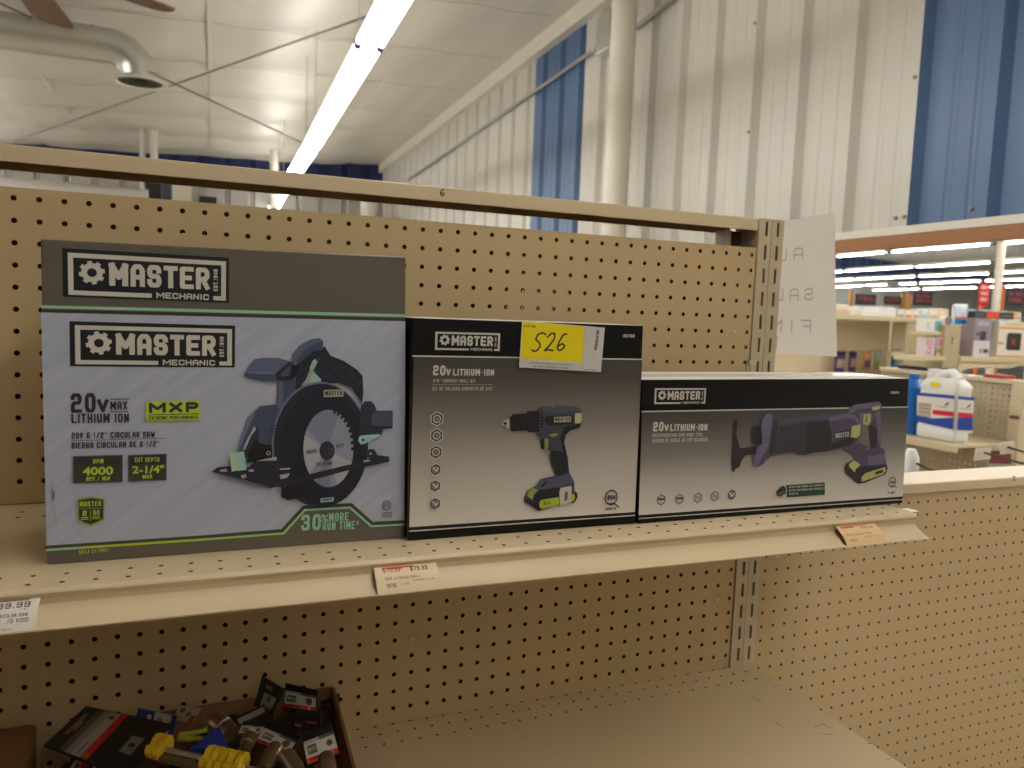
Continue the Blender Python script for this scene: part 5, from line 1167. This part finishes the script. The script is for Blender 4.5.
z_r = arm(1, 1030, 356.5, 361.5, YC-1, 32)
mb = MB(); zz = onY(990,361.5,YC).z; xr = onY(1026,362,YC).x
prof = [(b_.x,zz),(xr,zz),(xr,zz-1.2),(xr-4,zz-1.3),(xr-8,zz-2.2),(b_.x+8,zz-2.4),(b_.x+4,zz-2.8),(b_.x,zz-4.6)]
mb.prism(prof, lambda u,v,h: (u,YC+h,v), -.4, .0, M_shelf); mb.build('shelf_bracket', gc)
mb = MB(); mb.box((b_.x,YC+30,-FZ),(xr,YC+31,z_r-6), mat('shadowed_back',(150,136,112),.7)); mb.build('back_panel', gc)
mb = MB(); mb.box((b_.x,YC+15,z_r+11.4),(xr+45,YC+31,z_r+12), M_shelf); mb.build('upper_shelf', gc)
for xx in (b_.x,xr+43):
    mb = MB(); mb.box((xx,YC+29,-FZ),(xx+1,YC+30,z_r+11.4), M_shelf); mb.build('upright', gc)
mb = MB(); mb.box((a_.x-14,YC,-FZ),(xr,YC+31,-FZ+6), M_shelf); mb.build('base_deck', gc)
goods(923,321,944,332.5,YC+2,3,'white box with a green and blue flash on the short left shelf','box',(230,226,220),[(.55,.1,.95,.9,(110,160,190)),(.7,.05,.9,.6,(110,150,90)),(.1,.2,.35,.8,(200,208,216))],rest=z_l1)
goods(923,338,935.5,356,YC+1,3,'white box with a pink ring print on the lower left shelf','box',(214,200,208),[(.15,.55,.85,.95,(200,160,176)),(.35,.1,.7,.5,(196,70,120)),(.42,.18,.6,.42,(226,210,216))],rest=z_l2)
goods(936,337,943.6,356,YC+1,3,'grey and pink box beside the pink ring box','box',(200,190,190),[(.1,.1,.9,.4,(160,150,80)),(.2,.5,.8,.9,(196,120,140))],rest=z_l2)
bag(950.5,304.5,968,325,YC+3,'white and blue bag standing on top of the end panel','bag',(224,226,230),[(.0,.05,1,.3,(40,130,190)),(.1,.3,.9,.42,(190,120,120)),(.1,.5,.95,.9,(190,206,222)),(.5,.1,.95,.25,(20,90,160))],name='standing_bag',rest=zt_)
goods(965,327.5,972,333,YC+18,6,'small blue and white box just right of the end panel','box',(92,140,184),[(.1,.1,.9,.5,(214,222,230))],rest=z_r+12)
goods(972.3,318.5,992.3,356.5,YC+1,12,'tall mauve and white heater carton on the right arm','carton',(150,140,150),[(0,0,1,.42,(212,208,214)),(.0,.42,1,.97,(146,134,146)),(.35,.42,.7,.66,(60,52,66)),(.1,.55,.5,.62,(90,80,92)),(.4,.1,.5,.2,(60,60,64)),(.6,.1,.92,.2,(60,60,64)),(.15,.8,.85,.92,(176,166,176))],rest=z_r)
goods(996.5,322,1027,357,YC+1,12,'white and orange carton with a black heater picture at the right photo edge','carton',(224,216,204),[(0,.0,1,.05,(206,150,60)),(0,.78,1,.84,(214,160,70)),(.2,.88,.8,.95,(206,190,160)),(.0,.36,.2,.42,(214,140,60)),(.34,.2,.84,.68,(40,40,42)),(.42,.28,.72,.6,(70,58,50)),(.5,.36,.62,.5,(150,70,40)),(.3,.24,.38,.64,(80,80,80))],rest=z_r)
goods(992.6,330,996.2,356.5,YC+6,6,'narrow dark red carton wedged between the two heater cartons','carton',(70,38,34),[(.1,.6,.9,.8,(170,60,40))],rest=z_r)
ztop = z_r+.02+ (flat_px(972.3,318.5,992.3,356.5,YC+1)[3]-flat_px(972.3,318.5,992.3,356.5,YC+1)[2])
goods(974,314.5,1014,319.5,YC+2,8,'flat black box with an orange middle lying across the heater cartons','box',(54,50,52),[(.3,.05,.62,.95,(220,80,40)),(.02,.2,.26,.8,(90,90,96)),(.66,.3,.96,.6,(110,100,100))],rest=ztop)
for (x0,x1,yt,cc,pp,lb) in ((975,985,305,(170,200,210),(120,160,180),'pale blue pack behind the flat black box, leftmost'),(986,997,305.5,(196,208,212),(120,180,170),'blue-grey pack behind the flat black box, middle'),(998,1008,306,(160,196,190),(210,220,216),'aqua pack behind the flat black box, right')):
    goods(x0,yt,x1,yt+13,YC+17,8,lb,'pack',cc,[(.1,.6,.9,.95,pp),(.2,.3,.8,.5,(226,230,232))],rest=z_r+12)
goods(1008.5,307,1022,319,YC+17,8,'cream box with a yellow top behind the white and orange carton','box',(226,220,208),[(.1,.75,.75,.98,(222,180,60)),(.1,.5,.9,.6,(200,90,60))],rest=z_r+12)

# near shelving beyond the low unit: pegboard run going away, jug on its shelf
XD = 94.0; ZD = -12.75; DS = -22.98; YE = onX(882,372,94).y
gd_ = thing('gondola_shelving', (XD,80,-FZ), 'pegboard shelving run beyond the low unit, white jug standing on its shelf', 'store shelving')
hol = [(47.9+k,-14.2-j) for k in range(0,int(YE-48.5)) for j in range(0,24)]
mb = perforated((47.3,YE),(-60,ZD-.4), hol, .17, 0, .15, M_cream, M_pegcore, M_pegback)
for v in mb.v: v.x, v.y = XD+v.y, v.x
mb.build('pegboard', gd_, weld=True)
mb = MB(); mb.box((XD-.6,45.2,-FZ),(XD+3,47.2,ZD+.2), M_shelf); mb.build('upright', gd_)
mb = MB(); mb.box((XD-.7,45.4,ZD-6.2),(XD-.6,47.0,ZD-5.6), mat('slot_label',(120,70,56),.6)); mb.build('slot_tag', gd_)
mb = MB(); mb.box((XD-.8,47.2,ZD-.4),(XD+3,YE,ZD+.3), M_shelf); mb.build('top_cap', gd_)
mb = MB(); mb.box((80.3,45.9,DS-.5),(XD-.05,YE,DS), M_shelf); mb.build('shelf', gd_, bevel=.1)
mb = MB(); mb.box((79.8,45.9,DS-1.3),(80.3,YE,DS-.1), M_shelf); mb.build('price_lip', gd_, bevel=.1)
mb = MB(); mb.box((78,45,-FZ),(XD,YE,-FZ+6), M_shelf); mb.build('base_deck', gd_)
# white jug
XJ = 81.0
jf = Face(lambda x,y: (lambda p: (p.y,p.z))(onX(x,y,XJ)), lambda u,v,k: (XJ-.03-.012*k, u, v))
yn = onX(957,410,XJ).y; JD = 3.75; yf = onX(916,410,XJ).y; jz1 = onX(945,391,XJ).z; jtop = onX(948,374,XJ).z
jg = thing('plastic_jug', (XJ+1.9,(yn+yf)/2,DS), 'large white plastic jug with blue and red label bands on a beige shelf', 'jug')
M_jug = mat('white_jug_plastic',(232,232,230),.35)
def rrect(y0,y1,x0,x1,r,n=4):
    out = []
    for cx,cy,a0 in ((x1-r,y1-r,0),(x0+r,y1-r,90),(x0+r,y0+r,180),(x1-r,y0+r,270)):
        for k in range(n+1): g = math.radians(a0+90*k/n); out.append((cx+r*math.cos(g), cy+r*math.sin(g)))
    return out
mb = MB(); rings = []
for z,ins in ((DS,.35),(DS+.4,.05),(DS+2.0,0),(DS+2.2,.12),(jz1,.1),(jz1+.7,.0),(jz1+1.3,.25),(jz1+2.0,.9)):
    rings.append([(x,y,z) for x,y in rrect(yn+ins,yf-ins,XJ+ins,XJ+JD-ins,.8)])
n = len(rings[0]); mb.add([p_ for r__ in rings for p_ in r__], [(i*n+k,i*n+(k+1)%n,(i+1)*n+(k+1)%n,(i+1)*n+k) for i in range(len(rings)-1) for k in range(n)]+[list(range(n))[::-1],[(len(rings)-1)*n+k for k in range(n)]], M_jug)
mb.build('jug_body', jg, smooth=True, angle=50)
mb = MB(); ym = yf-1.5; mb.tube([(XJ+1.9,ym,jz1+1.6),(XJ+1.9,ym,jtop-.1)], [1.2,1.0], M_jug, 16); mb.tube([(XJ+1.9,ym,jtop-.6),(XJ+1.9,ym,jtop+.5)], 1.1, mat('white_cap',(240,240,238),.4), 18); mb.build('screw_cap', jg, smooth=True)
mb = MB(); mb.tube([(XJ+1.9,ym-1.0,jz1+1.7),(XJ+1.9,ym-1.8,jtop-.2),(XJ+1.9,ym-3.6,jtop+.1),(XJ+1.9,yn+2.4,jtop-.3),(XJ+1.9,yn+1.3,jtop-1.2),(XJ+1.9,yn+1.0,jz1+1.6)], [1.0,.8,.75,.75,.8,1.0], M_jug, 14); mb.build('handle', jg, smooth=True)
mb = MB(); js = Face(lambda x,y: (lambda p: (p.x,p.z))(onY(x,y,yn)), lambda u,v,k: (u, yn-.03-.012*k, v))
WL = ink((226,222,214)); BL_ = ink((36,66,158)); RD_ = ink((200,36,56)); DKG = ink((60,60,64))
jf.px(mb, [(917.5,392.2),(955,396),(953.5,432),(917,421)], WL); js.px(mb, [(958,396.4),(974,398.6),(972,433.5),(956.6,432.6)], WL)
jf.px(mb, [(917.5,392.2),(955,395.6),(955,399),(917.5,395.4)], BL_); js.px(mb, [(958,396),(974,397.8),(974,400.6),(958,399.2)], BL_)
jf.px(mb, [(917,415),(933,418.4),(954.2,417.6),(953.6,429.6),(917,421.5)], BL_); js.px(mb, [(957.4,417.6),(972.6,417.4),(972,430.6),(956.8,430)], BL_)
jf.px(mb, [(933,409.6),(954.6,411.8),(954.4,417),(933,414.4)], RD_); js.px(mb, [(957.6,412.2),(972.8,413.4),(972.6,417.8),(957.4,417)], RD_)
jf.px(mb, [(918.6,402),(932,403.4),(931,417.6),(918,415.6)], ink((186,172,156)))
for y in (404.6,408,411.6): jf.line(mb, [(919.6,y),(930,y+1)], .12, ink((120,110,110)))
jf.line(mb, [(936,406.4),(947,407.4)], .1, ink((120,120,124))); js.line(mb, [(960,408.4),(970,409.2)], .1, ink((120,120,124)))
jf.px(mb, [(945,404.6),(949,402),(949.6,403.6),(946,405.8)], DKG); js.px(mb, [(966,406.6),(970,404),(970.6,405.6),(967,407.8)], DKG)
mb.build('label', jg)
mb = MB(); jf.px(mb, [(931,381.6),(941,382.6),(940,387.4),(930.4,386.2)], ink((236,212,40))); mb.build('price_sticker', jg)
# blue jug behind it
bb = thing('plastic_bottle', (84,58.5,DS), 'deep blue plastic bottle behind the white jug', 'bottle'); M_bl = mat('blue_bottle',(16,98,176),.3)
mb = MB(); rings = [[(x,y,z) for x,y in rrect(55.8+i_,60.6-i_,XJ+.5+i_,XJ+5-i_,1)] for z,i_ in ((DS,.2),(DS+.4,0),(DS+8.2,0),(DS+9.2,.8),(DS+9.6,1.3))]
n = len(rings[0]); mb.add([p_ for r__ in rings for p_ in r__], [(i*n+k,i*n+(k+1)%n,(i+1)*n+(k+1)%n,(i+1)*n+k) for i in range(len(rings)-1) for k in range(n)]+[list(range(n))[::-1],[(len(rings)-1)*n+k for k in range(n)]], M_bl); mb.build('bottle_body', bb, smooth=True)
mb = MB(); mb.tube([(XJ+2.7,58.2,DS+9.5),(XJ+2.7,58.2,DS+10.6)], .9, M_bl, 16); mb.build('bottle_cap', bb, smooth=True)
q = onX(1004,376,XD+1); mb = MB(); mb.box((XD-.6,q.y-1.2,ZD+.31),(XD+2.4,q.y+2.6,ZD+.9), ink((176,62,44))); tag(mb.build('red_packet', bevel=.1), 'red packet lying on top of the pegboard run', 'packet')
q = onX(925,371,XD+1); mb = MB(); mb.tube([(XD+1,q.y-3,ZD+.7),(XD+1,q.y+6,ZD+.7)], .4, M_black, 10); mb.tube([(XD+1,q.y-4.6,ZD+.7),(XD+1,q.y-3,ZD+.7)], .55, M_black, 10); tag(mb.build('black_tool', smooth=True), 'black rod-shaped tool lying on the pegboard run behind the jug', 'tool')
# peg hooks on the back of the low unit, pointing away
ZH = -16.35
def hook(xt, yt, xe, ye, label):
    t_ = onZ(xt,yt,ZH+.5); e_ = onZ(xe,ye,ZH)
    k = thing('peg_hook', (t_.x,2.4,ZH-.5), label, 'hook', 'peg hooks on the back of the low unit')
    mb = MB(); mb.tube([(e_.x,2.38,ZH),(e_.x,e_.y,ZH),t_], .11, mat('dark_wire',(84,76,68),.4,.5), 8); mb.build('wire', k, smooth=True)
    mb = MB(); mb.box((e_.x-.9,2.36,ZH-.5),(e_.x+.9,2.5,ZH+.5), M_galv); mb.build('back_plate', k)
    return t_, k
t1_, k1_ = hook(984,452.6,1020,462.8,'peg hook with a cream tag, left of the two at the right photo edge')
t2_, k2_ = hook(1008,447.2,1026,452.6,'peg hook with a cream tag, right of the two at the right photo edge')
t3_, k3_ = hook(906,458,927,468.6,'peg hook beside the right end of the long tool box')
M_tagp = mat('cream_tag',(244,234,208),.5)
for k_, t_, pts in ((k1_,t1_,((975.5,448.5),(990.5,447.4),(989.6,459),(973,460.6))),(k2_,t2_,((1001,442),(1013.6,440.8),(1014.6,453),(1000,454.4)))):
    qd = [onY(x,y,t_.y+.3) for x,y in pts]; mb = MB(); mb.sheet(qd, .08, M_tagp); mb.build('price_tag', k_)
qd = onY(1000,459,t2_.y+1.6)
pk = thing('hanging_card', (qd.x,qd.y,qd.z-1.5), 'maroon and pale green card hanging between the two cream tags', 'hanging card')
mb = MB(); mb.sheet([onY(x,y,t2_.y+1.6) for x,y in ((988.5,444),(1011,443.6),(1012.5,468),(987.5,467))], .08, ink((196,206,186))); mb.build('card', pk)
mb = MB(); mb.sheet([onY(x,y,t2_.y+1.5) for x,y in ((989.6,451),(1010.5,450.5),(1011,464),(989,463))], .05, ink((150,70,72))); mb.build('front_print', pk)
bw = thing('spray_bottle', (t3_.x,t3_.y-.5,ZH-5), 'white and blue bottle hanging at the right end of the long tool box', 'bottle')
qa = onY(911,458,t3_.y-.5); mb = MB(); mb.tube([(qa.x,qa.y,qa.z-1.6),(qa.x,qa.y,qa.z),(qa.x,qa.y,qa.z+.8)], [.75,.7,.35], M_jug, 14); mb.build('bottle_top', bw, smooth=True)
mb = MB(); mb.tube([(qa.x+.5,qa.y,qa.z-4),(qa.x+.5,qa.y,qa.z-1.5)], [1.9,1.5], mat('blue_bottle',(16,98,176),.3), 16); mb.build('bottle_body', bw, smooth=True)
